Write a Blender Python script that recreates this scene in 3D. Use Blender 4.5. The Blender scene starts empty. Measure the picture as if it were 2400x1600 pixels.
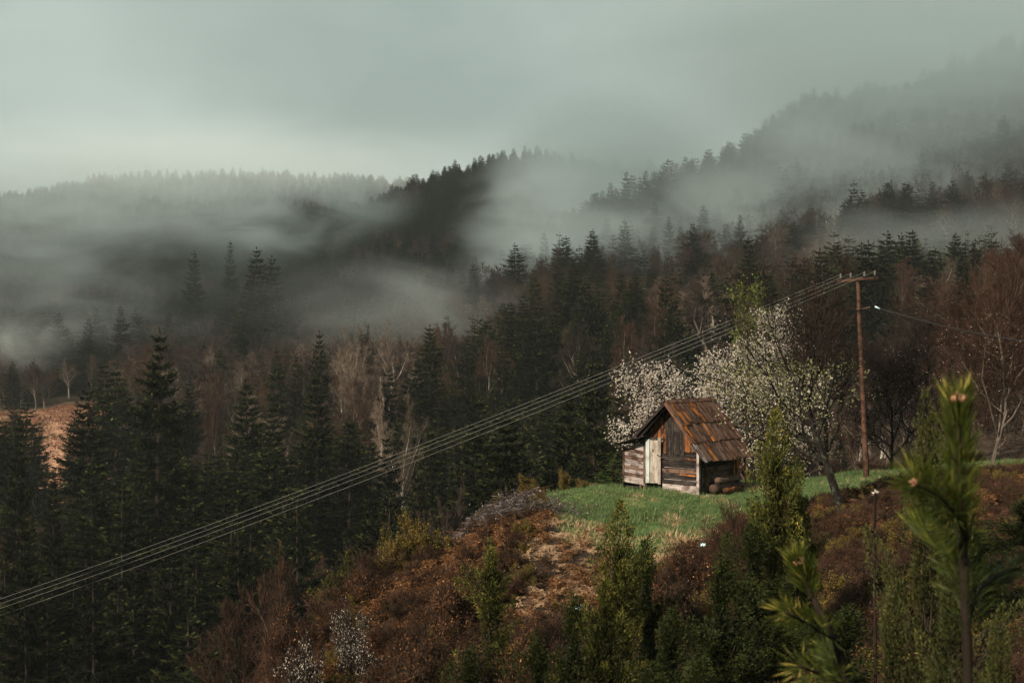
import bpy, math, random
import numpy as np
from mathutils import Vector, Matrix

R = math.radians
scn = bpy.context.scene
COL = scn.collection
FPX = 3333.0                      # focal length in photo pixels (50 mm on 36 mm, 2400 px wide)

# ------------------------------------------------------------------ camera
cd = bpy.data.cameras.new("camera")
cd.lens = 50.0
cd.sensor_width = 36.0
cd.clip_start = 0.1
cd.clip_end = 9000.0
cd.dof.use_dof = True
cd.dof.focus_distance = 54.0
cd.dof.aperture_fstop = 6.5
cam = bpy.data.objects.new("camera", cd)
cam.location = (0, 0, 0)
cam.rotation_euler = (R(90), 0, 0)
COL.objects.link(cam)
scn.camera = cam

# ------------------------------------------------------------------ light
SUN_DIR = Vector((-0.62, -0.60, 0.52)).normalized()        # towards the sun
sun_el = math.asin(SUN_DIR.z)
sun_az = math.atan2(SUN_DIR.x, SUN_DIR.y)
sd = bpy.data.lights.new("sun", 'SUN')
sd.energy = 5.0
sd.angle = R(0.9)
sd.color = (1.0, 0.85, 0.66)
sun = bpy.data.objects.new("sun", sd)
sun.rotation_euler = SUN_DIR.to_track_quat('Z', 'Y').to_euler()
COL.objects.link(sun)

world = bpy.data.worlds.new("World")
scn.world = world
world.use_nodes = True
wn = world.node_tree
wn.nodes.clear()
def N(nt, typ, **kw):
    n = nt.nodes.new(typ)
    for k, v in kw.items():
        setattr(n, k, v)
    return n
sky = N(wn, 'ShaderNodeTexSky', sky_type='NISHITA')
sky.sun_disc = False
sky.sun_elevation = sun_el
sky.sun_rotation = sun_az % (2 * math.pi)
tc = N(wn, 'ShaderNodeTexCoord')
mp = N(wn, 'ShaderNodeMapping')
mp.inputs['Scale'].default_value = (1.0, 1.0, 1.7)
mp.inputs['Location'].default_value = (0.35, 0.0, 0.13)
n1 = N(wn, 'ShaderNodeTexNoise')
n1.inputs['Scale'].default_value = 3.2
n1.inputs['Detail'].default_value = 5.0
n1.inputs['Roughness'].default_value = 0.45
cr = N(wn, 'ShaderNodeValToRGB')
cr.color_ramp.elements[0].position = 0.38
cr.color_ramp.elements[0].color = (0.250, 0.303, 0.272, 1)
cr.color_ramp.elements[1].position = 0.66
cr.color_ramp.elements[1].color = (0.375, 0.435, 0.395, 1)
vm = N(wn, 'ShaderNodeVectorMath', operation='SCALE')
vm.inputs['Scale'].default_value = 10.0
mx = N(wn, 'ShaderNodeMix', data_type='RGBA')
mx.inputs[0].default_value = 0.95           # cloud deck hides nearly all of the blue
bg = N(wn, 'ShaderNodeBackground')
bg.inputs['Strength'].default_value = 0.1
wo = N(wn, 'ShaderNodeOutputWorld')
L = wn.links.new
L(tc.outputs['Generated'], mp.inputs['Vector']); L(mp.outputs[0], n1.inputs['Vector'])
L(n1.outputs['Fac'], cr.inputs[0]); L(cr.outputs[0], vm.inputs[0])
L(sky.outputs[0], mx.inputs[6]); L(vm.outputs[0], mx.inputs[7])
L(mx.outputs[2], bg.inputs['Color']); L(bg.outputs[0], wo.inputs[0])

scn.view_settings.view_transform = 'Standard'
scn.view_settings.look = 'None'
scn.view_settings.exposure = 0.45
scn.view_settings.gamma = 1.0
scn.view_settings.use_curve_mapping = False
scn.render.engine = 'CYCLES'
cy = scn.cycles
cy.max_bounces = 6
cy.diffuse_bounces = 2
cy.glossy_bounces = 1
cy.transmission_bounces = 3
cy.transparent_max_bounces = 8
cy.volume_bounces = 3
cy.volume_max_steps = 256
cy.use_denoising = True
try: cy.denoiser = 'OPENIMAGEDENOISE'
except Exception: pass
cy.sample_clamp_indirect = 3.0
cy.caustics_reflective = False
cy.caustics_refractive = False

# ------------------------------------------------------------------ helpers
def tag(o, label=None, cat=None, group=None, kind=None):
    if label: o['label'] = label
    if cat: o['category'] = cat
    if group: o['group'] = group
    if kind: o['kind'] = kind
    return o

def link(o, parent=None):
    COL.objects.link(o)
    if parent is not None: o.parent = parent
    return o

def empty(name, loc=(0, 0, 0), rz=0.0):
    o = bpy.data.objects.new(name, None)
    o.empty_display_size = 0.3
    o.location = loc
    o.rotation_euler = (0, 0, rz)
    COL.objects.link(o)
    return o

def P(px, py, Y):
    """photo pixel + distance -> world point"""
    return Vector(((px - 1200) / FPX * Y, Y, (800 - py) / FPX * Y))

class Geo:
    """collects quads and triangles with a tint per face and a material index"""
    def __init__(s): s.V = []; s.Q = []; s.T = []; s.n = 0; s.tq = []; s.tt = []; s.mq = []; s.mt = []
    def add(s, V, Q=None, T=None, tint=None, mi=0):
        V = np.asarray(V, dtype=np.float32).reshape(-1, 3)
        if Q is not None and len(Q):
            Q = np.asarray(Q, dtype=np.int64).reshape(-1, 4) + s.n
            s.Q.append(Q); s.tq.append(np.broadcast_to(np.asarray(0.5 if tint is None else tint, dtype=np.float32), (len(Q),)))
            s.mq.append(np.full(len(Q), mi, dtype=np.int32))
        if T is not None and len(T):
            T = np.asarray(T, dtype=np.int64).reshape(-1, 3) + s.n
            s.T.append(T); s.tt.append(np.broadcast_to(np.asarray(0.5 if tint is None else tint, dtype=np.float32), (len(T),)))
            s.mt.append(np.full(len(T), mi, dtype=np.int32))
        s.V.append(V); s.n += len(V)
    def mesh(s, name, mats, smooth=False):
        V = np.concatenate(s.V)
        Q = np.concatenate(s.Q) if s.Q else np.zeros((0, 4), int)
        T = np.concatenate(s.T) if s.T else np.zeros((0, 3), int)
        me = bpy.data.meshes.new(name)
        me.vertices.add(len(V)); me.vertices.foreach_set('co', V.ravel())
        li = np.concatenate([Q.ravel(), T.ravel()]).astype(np.int32)
        me.loops.add(len(li)); me.loops.foreach_set('vertex_index', li)
        nf = len(Q) + len(T)
        me.polygons.add(nf)
        st = np.concatenate([np.arange(len(Q)) * 4, len(Q) * 4 + np.arange(len(T)) * 3]).astype(np.int32)
        me.polygons.foreach_set('loop_start', st)
        mi = np.concatenate(s.mq + s.mt) if nf else np.zeros(0, np.int32)
        me.polygons.foreach_set('material_index', mi.astype(np.int32))
        me.polygons.foreach_set('use_smooth', np.full(nf, smooth))
        me.update(calc_edges=True)
        ti = np.concatenate(s.tq + s.tt).astype(np.float32)
        at = me.attributes.new('tint', 'FLOAT', 'FACE'); at.data.foreach_set('value', ti)
        for m in (mats if isinstance(mats, (list, tuple)) else [mats]): me.materials.append(m)
        return me
    def obj(s, name, mats, parent=None, smooth=False):
        return link(bpy.data.objects.new(name, s.mesh(name, mats, smooth)), parent)

def norm(v):
    return v / np.maximum(np.linalg.norm(v, axis=-1, keepdims=True), 1e-9)

def kites(g, Pt, D, Ln, W, rng, tint, mi=0, up=None):
    """leaf-like kites: base, two sides, tip"""
    n = len(Pt)
    D = norm(D)
    rv = rng.normal(size=(n, 3)) if up is None else up
    S = norm(np.cross(D, rv))
    Ln = np.broadcast_to(Ln, (n,))[:, None]; W = np.broadcast_to(W, (n,))[:, None]
    V = np.stack([Pt, Pt + D * Ln * 0.45 + S * W * 0.5, Pt + D * Ln, Pt + D * Ln * 0.45 - S * W * 0.5], axis=1)
    g.add(V.reshape(-1, 3), Q=np.arange(4 * n).reshape(n, 4), tint=tint, mi=mi)

def tubes(g, P0, P1, R0, R1, sides=3, tint=0.5, mi=0):
    P0 = np.asarray(P0, float).reshape(-1, 3); P1 = np.asarray(P1, float).reshape(-1, 3)
    n = len(P0); R0 = np.broadcast_to(R0, (n,)); R1 = np.broadcast_to(R1, (n,))
    D = norm(P1 - P0)
    ref = np.where(np.abs(D[:, 2:3]) > 0.9, np.array([[1.0, 0, 0]]), np.array([[0, 0, 1.0]]))
    A = norm(np.cross(D, ref)); B = np.cross(D, A)
    a = np.arange(sides) * 2 * math.pi / sides
    c, sn = np.cos(a)[None, :, None], np.sin(a)[None, :, None]
    ring = A[:, None] * c + B[:, None] * sn
    V = np.concatenate([P0[:, None] + ring * R0[:, None, None], P1[:, None] + ring * R1[:, None, None]], axis=1)
    base = (np.arange(n) * 2 * sides)[:, None]
    i = np.arange(sides); j = (i + 1) % sides
    Q = np.stack([base + i, base + j, base + j + sides, base + i + sides], axis=-1).reshape(-1, 4)
    t = np.repeat(np.broadcast_to(np.asarray(tint, dtype=np.float32), (n,)), sides)
    g.add(V.reshape(-1, 3), Q=Q, tint=t, mi=mi)

def pathtube(g, pts, rads, sides=8, tint=0.5, mi=0, cap=True):
    """one continuous tube along a polyline"""
    pts = np.asarray(pts, float); n = len(pts)
    rads = np.broadcast_to(rads, (n,))
    T = np.gradient(pts, axis=0); T = norm(T)
    A = np.zeros_like(T); a0 = np.cross(T[0], [0.3, 0.9, 0.1] if abs(T[0][2]) > .8 else [0, 0, 1.0]); a0 /= np.linalg.norm(a0)
    for i in range(n):
        a0 = a0 - T[i] * a0.dot(T[i]); a0 /= np.linalg.norm(a0); A[i] = a0
    B = np.cross(T, A)
    an = np.arange(sides) * 2 * math.pi / sides
    V = pts[:, None] + (A[:, None] * np.cos(an)[None, :, None] + B[:, None] * np.sin(an)[None, :, None]) * rads[:, None, None]
    V = V.reshape(-1, 3)
    i = np.arange(sides); j = (i + 1) % sides
    Q = np.concatenate([np.stack([k * sides + i, k * sides + j, (k + 1) * sides + j, (k + 1) * sides + i], -1) for k in range(n - 1)])
    Tt = None
    if cap:
        V = np.concatenate([V, pts[:1], pts[-1:]]); c0 = n * sides; c1 = c0 + 1; e = (n - 1) * sides
        Tt = np.concatenate([np.stack([np.full(sides, c0), j, i], -1), np.stack([np.full(sides, c1), e + i, e + j], -1)])
    g.add(V, Q=Q, T=Tt, tint=tint, mi=mi)

def box(g, x0, x1, y0, y1, z0, z1, tint=0.5, mi=0):
    V = [(x0,y0,z0),(x1,y0,z0),(x1,y1,z0),(x0,y1,z0),(x0,y0,z1),(x1,y0,z1),(x1,y1,z1),(x0,y1,z1)]
    Q = [(0,3,2,1),(4,5,6,7),(0,1,5,4),(1,2,6,5),(2,3,7,6),(3,0,4,7)]
    g.add(V, Q=Q, tint=tint, mi=mi)

# value noise -------------------------------------------------------
_rn = np.random.default_rng(77).random((256, 256))
def vnoise(x, y):
    x = np.asarray(x, float); y = np.asarray(y, float)
    xi = np.floor(x).astype(int); yi = np.floor(y).astype(int)
    fx = x - xi; fy = y - yi
    fx = fx * fx * (3 - 2 * fx); fy = fy * fy * (3 - 2 * fy)
    g = lambda a, b: _rn[a % 256, b % 256]
    return (g(xi, yi) * (1 - fx) + g(xi + 1, yi) * fx) * (1 - fy) + (g(xi, yi + 1) * (1 - fx) + g(xi + 1, yi + 1) * fx) * fy
def fbm(x, y, o=3):
    s = 0; a = 1; t = 0
    for k in range(o):
        s = s + a * (vnoise(x * 2 ** k + 17 * k, y * 2 ** k + 31 * k) - 0.5); t += a; a *= 0.5
    return s / t * 2

# ------------------------------------------------------------------ terrain heights
TPX = np.array([-400, 0, 300, 600, 800, 1000, 1150, 1250, 1400, 1650, 1900, 2100, 2400, 2800], float)
p = lambda Y, *a: (Y, [-(q - 800) / FPX * Y for q in a])
ROWS = [
 (0.0, [-1.65] * 14), (2.0, [-2.0] * 14),
 (5.0, [-3.2] * 6 + [-3.1] * 4 + [-3.0] * 4),
 (10.0, [-5.4, -5.2, -5.0, -5.0, -4.9, -4.8, -4.8, -4.8, -4.8, -4.8, -4.6, -4.4, -4.2, -4.0]),
 (20.0, [-11, -10, -9, -8.6, -8.2, -7.9, -7.7, -7.6, -7.6, -7.6, -7.2, -6.8, -6.2, -6]),
 (30.0, [-18, -17, -14.5, -12.5, -11, -10.2, -9.9, -9.7, -9.6, -9.3, -8.4, -7.6, -6.6, -6]),
 (36.0, [-22, -20, -17, -13.4, -11.4, -10.2, -9.6, -9.2, -8.9, -8.8, -7.9, -7.1, -6.2, -5.6]),
 (40.0, [-24, -22, -18, -13.1, -10.6, -9.3, -8.6, -8.35, -8.2, -8.0, -7.1, -6.5, -5.9, -5.3]),
 p(46.0, 2700, 2500, 2150, 1620, 1440, 1340, 1285, 1265, 1285, 1290, 1245, 1205, 1165, 1130),
 p(50.0, 2800, 2600, 2200, 1800, 1520, 1325, 1225, 1192, 1205, 1215, 1195, 1165, 1130, 1100),
 p(54.0, 2900, 2700, 2300, 1950, 1700, 1440, 1265, 1168, 1150, 1160, 1158, 1140, 1112, 1085),
 p(58.0, 2900, 2750, 2400, 2080, 1850, 1600, 1350, 1200, 1142, 1142, 1138, 1120, 1098, 1070),
 p(64.0, 2950, 2800, 2500, 2180, 1980, 1780, 1520, 1330, 1190, 1150, 1124, 1104, 1082, 1060),
 p(74.0, 2800, 2700, 2480, 2250, 2100, 1930, 1740, 1600, 1400, 1240, 1150, 1110, 1085, 1060),
 (100.0, [-42, -42, -42, -42, -38, -34, -30, -28, -25, -19, -12.5, -9.5, -7.5, -6]),
 (150.0, [-38, -37, -36, -37, -38, -37, -35, -34, -31, -24, -15, -10, -8, -5]),
 (220.0, [-38, -36, -34, -33, -32, -28, -25, -23, -20, -15, -9, -5, -3, 0]),
 p(280.0, 1230, 1210, 1180, 1100, 1060, 1020, 970, 940, 900, 880, 850, 830, 810, 780),
 p(330.0, 1050, 1030, 1000, 1020, 980, 940, 880, 850, 820, 800, 770, 750, 730, 700),
 p(370.0, 950, 935, 930, 960, 930, 890, 830, 800, 770, 730, 700, 675, 650, 620),
 p(500.0, 900, 900, 890, 870, 840, 780, 740, 720, 670, 610, 520, 460, 400, 320),
 p(600.0, 860, 860, 850, 820, 790, 740, 700, 680, 575, 485, 345, 290, 215, 100),
 p(700.0, 800, 800, 790, 760, 740, 680, 620, 600, 600, 560, 460, 380, 300, 200),
 p(850.0, 720, 720, 700, 680, 650, 570, 510, 490, 530, 540, 500, 480, 450, 400),
 p(1000.0, 650, 640, 620, 600, 560, 478, 436, 424, 450, 470, 480, 480, 480, 480),
 p(1200.0, 570, 550, 540, 530, 520, 520, 520, 520, 520, 520, 520, 520, 520, 520),
 p(1400.0, 505, 500, 452, 448, 458, 470, 480, 480, 480, 480, 480, 480, 480, 480),
 p(1700.0, *([600] * 14)),
 p(3600.0, *([760] * 14)),
]
TY = np.log(np.array([r[0] for r in ROWS]) + 3.0)
TZ = np.array([r[1] for r in ROWS])
_h = np.diff(TY)[:, None]; _dl = np.diff(TZ, axis=0) / _h
_m = np.zeros_like(TZ)                                    # monotone slopes so that nothing overshoots
_a, _b = _dl[:-1], _dl[1:]
_m[1:-1] = np.where(_a * _b > 0, 2 * _a * _b / np.where(np.abs(_a + _b) < 1e-9, 1, _a + _b), 0)
_m[0] = _dl[0]; _m[-1] = _dl[-1]

def smooth01(t):
    t = np.clip(t, 0, 1); return t * t * (3 - 2 * t)

def H(x, y):
    x = np.asarray(x, float); y = np.asarray(y, float)
    shp = np.broadcast(x, y).shape
    x = np.broadcast_to(x, shp).ravel(); y = np.broadcast_to(y, shp).ravel()
    r = np.hypot(x, y); an = np.arctan2(x, y); aa = np.abs(an)
    d = r * np.cos(np.minimum(aa, 0.75))
    px = 1200 + FPX * np.tan(np.clip(an, -0.75, 0.75))
    px = np.clip(px, TPX[0], TPX[-1] - 1e-3)
    t = np.clip(np.log(d + 3.0), TY[0], TY[-1] - 1e-6)
    i = np.clip(np.searchsorted(TY, t, side='right') - 1, 0, len(TY) - 2)
    h = (TY[i + 1] - TY[i]); s = (t - TY[i]) / h
    def row(j):
        c0, c1, m0, m1 = TZ[i, j], TZ[i + 1, j], _m[i, j], _m[i + 1, j]
        return ((2*s**3 - 3*s**2 + 1) * c0 + (s**3 - 2*s**2 + s) * h * m0 + (-2*s**3 + 3*s**2) * c1 + (s**3 - s**2) * h * m1)
    j = np.clip(np.searchsorted(TPX, px, side='right') - 1, 0, len(TPX) - 2)
    f = (px - TPX[j]) / (TPX[j + 1] - TPX[j])
    f = f * 0.5 + smooth01(f) * 0.5
    z = row(j) * (1 - f) + row(j + 1) * f
    w = smooth01((aa - 0.75) / 1.4)
    zb = -1.65 + 0.16 * r + 8 * fbm(x / 60, y / 60) * smooth01(r / 60)
    z = z * (1 - w) + zb * w
    z = z + (0.20 * fbm(x / 1.9, y / 1.9) + .07 * fbm(x / .6, y / .6)) * smooth01((r - 8) / 20) + 0.5 * fbm(x / 7 + 9, y / 7) * smooth01((r - 62) / 30)
    z = z + 3.5 * fbm(x / 45, y / 45) * smooth01((r - 150) / 200)
    return z.reshape(shp)
def h1(x, y): return float(H(np.array([x]), np.array([y]))[0])

def grass_mask(x, y):
    px = 1200 + FPX * x / np.maximum(y, 1)
    ylow = np.interp(px, [1180, 1262, 1330, 1420, 1520, 1650, 1750, 1900, 2100, 2400], [56, 50.2, 45.0, 46.2, 45.2, 45.6, 48.5, 50.0, 56, 60])
    n = fbm(x / 2.0 + 5, y / 2.0) * 3.0
    a = smooth01((y - ylow + n) / 1.2 + 0.5) * smooth01((74 - y) / 5) * smooth01((px - 1262 + n * 10) / 25)
    return a * smooth01((2900 - px) / 300)
def meadow_mask(x, y):
    px = 1200 + FPX * x / np.maximum(y, 1)
    n = fbm(x / 16 + 3, y / 16 + 8)
    a = smooth01((y - 262 + n * 14) / 14) * smooth01((372 + n * 14 - y) / 12) * smooth01((300 - px + n * 45) / 30)
    return a
# ------------------------------------------------------------------ materials
def newmat(name):
    m = bpy.data.materials.new(name); m.use_nodes = True
    nt = m.node_tree; nt.nodes.clear()
    return m, nt, nt.links.new, N(nt, 'ShaderNodeOutputMaterial')

def leafmat(name, ca, cb, cc=None, transl=0.25, rough=0.6, spec=0.25, vary=0.35, ccpos=.90):
    """leaf / needle material: colour differs leaf by leaf (tint attribute) and tree by tree; on conifers cc paints sunlit tips"""
    m, nt, L, out = newmat(name)
    at = N(nt, 'ShaderNodeAttribute', attribute_name='tint')
    r = N(nt, 'ShaderNodeValToRGB')
    e = r.color_ramp.elements
    e[0].position = 0.0; e[0].color = (*ca, 1)
    e[1].position = 1.0; e[1].color = (*cb, 1)
    if cc is not None:
        x = e.new(ccpos); x.color = (*cb, 1); e[2].color = (*cc, 1)
    L(at.outputs['Fac'], r.inputs[0])
    oi = N(nt, 'ShaderNodeObjectInfo')
    mr = N(nt, 'ShaderNodeMapRange'); mr.inputs['To Min'].default_value = 1 - vary; mr.inputs['To Max'].default_value = 1 + vary
    L(oi.outputs['Random'], mr.inputs['Value'])
    sc = N(nt, 'ShaderNodeVectorMath', operation='SCALE')
    L(r.outputs[0], sc.inputs[0]); L(mr.outputs[0], sc.inputs['Scale'])
    bs = N(nt, 'ShaderNodeBsdfPrincipled'); bs.inputs['Roughness'].default_value = rough
    bs.inputs['Specular IOR Level'].default_value = spec
    L(sc.outputs[0], bs.inputs['Base Color'])
    if transl > 0:
        tr = N(nt, 'ShaderNodeBsdfTranslucent'); L(sc.outputs[0], tr.inputs['Color'])
        mx = N(nt, 'ShaderNodeMixShader'); mx.inputs[0].default_value = transl
        L(bs.outputs[0], mx.inputs[1]); L(tr.outputs[0], mx.inputs[2]); L(mx.outputs[0], out.inputs[0])
    else:
        L(bs.outputs[0], out.inputs[0])
    return m

def barkmat(name, ca, cb, scale=6.0, spots=None):
    m, nt, L, out = newmat(name)
    tc = N(nt, 'ShaderNodeTexCoord'); mp = N(nt, 'ShaderNodeMapping'); mp.inputs['Scale'].default_value = (1, 1, 0.25)
    n = N(nt, 'ShaderNodeTexNoise'); n.inputs['Scale'].default_value = scale; n.inputs['Detail'].default_value = 6
    r = N(nt, 'ShaderNodeValToRGB'); r.color_ramp.elements[0].position = 0.35; r.color_ramp.elements[1].position = 0.68
    r.color_ramp.elements[0].color = (*ca, 1); r.color_ramp.elements[1].color = (*cb, 1)
    bs = N(nt, 'ShaderNodeBsdfPrincipled'); bs.inputs['Roughness'].default_value = 0.85; bs.inputs['Specular IOR Level'].default_value = .08
    bp = N(nt, 'ShaderNodeBump'); bp.inputs['Strength'].default_value = 0.6; bp.inputs['Distance'].default_value = 0.02
    L(tc.outputs['Object'], mp.inputs[0]); L(mp.outputs[0], n.inputs['Vector']); L(n.outputs['Fac'], r.inputs[0])
    col = r.outputs[0]
    if spots is not None:
        v = N(nt, 'ShaderNodeTexNoise'); v.inputs['Scale'].default_value = 9.0; v.inputs['Detail'].default_value = 3
        L(tc.outputs['Object'], v.inputs['Vector'])
        rr = N(nt, 'ShaderNodeValToRGB'); rr.color_ramp.elements[0].position = 0.58; rr.color_ramp.elements[1].position = 0.64
        L(v.outputs['Fac'], rr.inputs[0])
        mx = N(nt, 'ShaderNodeMix', data_type='RGBA'); L(rr.outputs[0], mx.inputs[0]); L(col, mx.inputs[6]); mx.inputs[7].default_value = (*spots, 1)
        col = mx.outputs[2]
    L(col, bs.inputs['Base Color']); L(n.outputs['Fac'], bp.inputs['Height']); L(bp.outputs[0], bs.inputs['Normal'])
    L(bs.outputs[0], out.inputs[0])
    return m

def woodmat(name, ca, cb, cc, stain=None, rough=0.8):
    """weathered plank: grain runs along the plank's own X axis"""
    m, nt, L, out = newmat(name)
    tc = N(nt, 'ShaderNodeTexCoord'); oi = N(nt, 'ShaderNodeObjectInfo')
    of = N(nt, 'ShaderNodeVectorMath', operation='SCALE'); of.inputs[0].default_value = (31, 17, 23); L(oi.outputs['Random'], of.inputs['Scale'])
    ad = N(nt, 'ShaderNodeVectorMath', operation='ADD'); L(tc.outputs['Object'], ad.inputs[0]); L(of.outputs[0], ad.inputs[1])
    mp = N(nt, 'ShaderNodeMapping'); mp.inputs['Scale'].default_value = (1.6, 26, 26); L(ad.outputs[0], mp.inputs[0])
    n = N(nt, 'ShaderNodeTexNoise'); n.inputs['Scale'].default_value = 1.0; n.inputs['Detail'].default_value = 7; n.inputs['Roughness'].default_value = 0.65
    L(mp.outputs[0], n.inputs['Vector'])
    r = N(nt, 'ShaderNodeValToRGB'); e = r.color_ramp.elements
    e[0].position = 0.30; e[0].color = (*ca, 1); e[1].position = 0.72; e[1].color = (*cc, 1); x = e.new(0.5); x.color = (*cb, 1)
    L(n.outputs['Fac'], r.inputs[0]); col = r.outputs[0]
    n2 = N(nt, 'ShaderNodeTexNoise'); n2.inputs['Scale'].default_value = 3.2; n2.inputs['Detail'].default_value = 4; L(ad.outputs[0], n2.inputs['Vector'])
    r2 = N(nt, 'ShaderNodeValToRGB'); r2.color_ramp.elements[0].position = 0.47; r2.color_ramp.elements[1].position = 0.60
    L(n2.outputs['Fac'], r2.inputs[0])
    mx = N(nt, 'ShaderNodeMix', data_type='RGBA'); L(r2.outputs[0], mx.inputs[0]); L(col, mx.inputs[6]); mx.inputs[7].default_value = (*(stain or ca), 1)
    mr = N(nt, 'ShaderNodeMapRange'); mr.inputs['To Min'].default_value = 0.7; mr.inputs['To Max'].default_value = 1.3
    L(oi.outputs['Random'], mr.inputs['Value'])
    sc = N(nt, 'ShaderNodeVectorMath', operation='SCALE'); L(mx.outputs[2], sc.inputs[0]); L(mr.outputs[0], sc.inputs['Scale'])
    bs = N(nt, 'ShaderNodeBsdfPrincipled'); bs.inputs['Roughness'].default_value = rough; bs.inputs['Specular IOR Level'].default_value = .2
    bp = N(nt, 'ShaderNodeBump'); bp.inputs['Strength'].default_value = 0.5; bp.inputs['Distance'].default_value = 0.01
    L(sc.outputs[0], bs.inputs['Base Color']); L(n.outputs['Fac'], bp.inputs['Height']); L(bp.outputs[0], bs.inputs['Normal']); L(bs.outputs[0], out.inputs[0])
    return m

def plain(name, c, rough=0.6, metal=0.0):
    m, nt, L, out = newmat(name)
    bs = N(nt, 'ShaderNodeBsdfPrincipled'); bs.inputs['Roughness'].default_value = rough; bs.inputs['Metallic'].default_value = metal
    n = N(nt, 'ShaderNodeTexNoise'); n.inputs['Scale'].default_value = 8.0; n.inputs['Detail'].default_value = 4
    tc = N(nt, 'ShaderNodeTexCoord'); L(tc.outputs['Object'], n.inputs['Vector'])
    r = N(nt, 'ShaderNodeValToRGB'); r.color_ramp.elements[0].position = .3; r.color_ramp.elements[1].position = .7
    r.color_ramp.elements[0].color = (c[0] * .7, c[1] * .7, c[2] * .7, 1); r.color_ramp.elements[1].color = (min(c[0] * 1.2, .9), min(c[1] * 1.2, .9), min(c[2] * 1.2, .9), 1)
    L(n.outputs['Fac'], r.inputs[0]); L(r.outputs[0], bs.inputs['Base Color']); L(bs.outputs[0], out.inputs[0])
    return m

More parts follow.
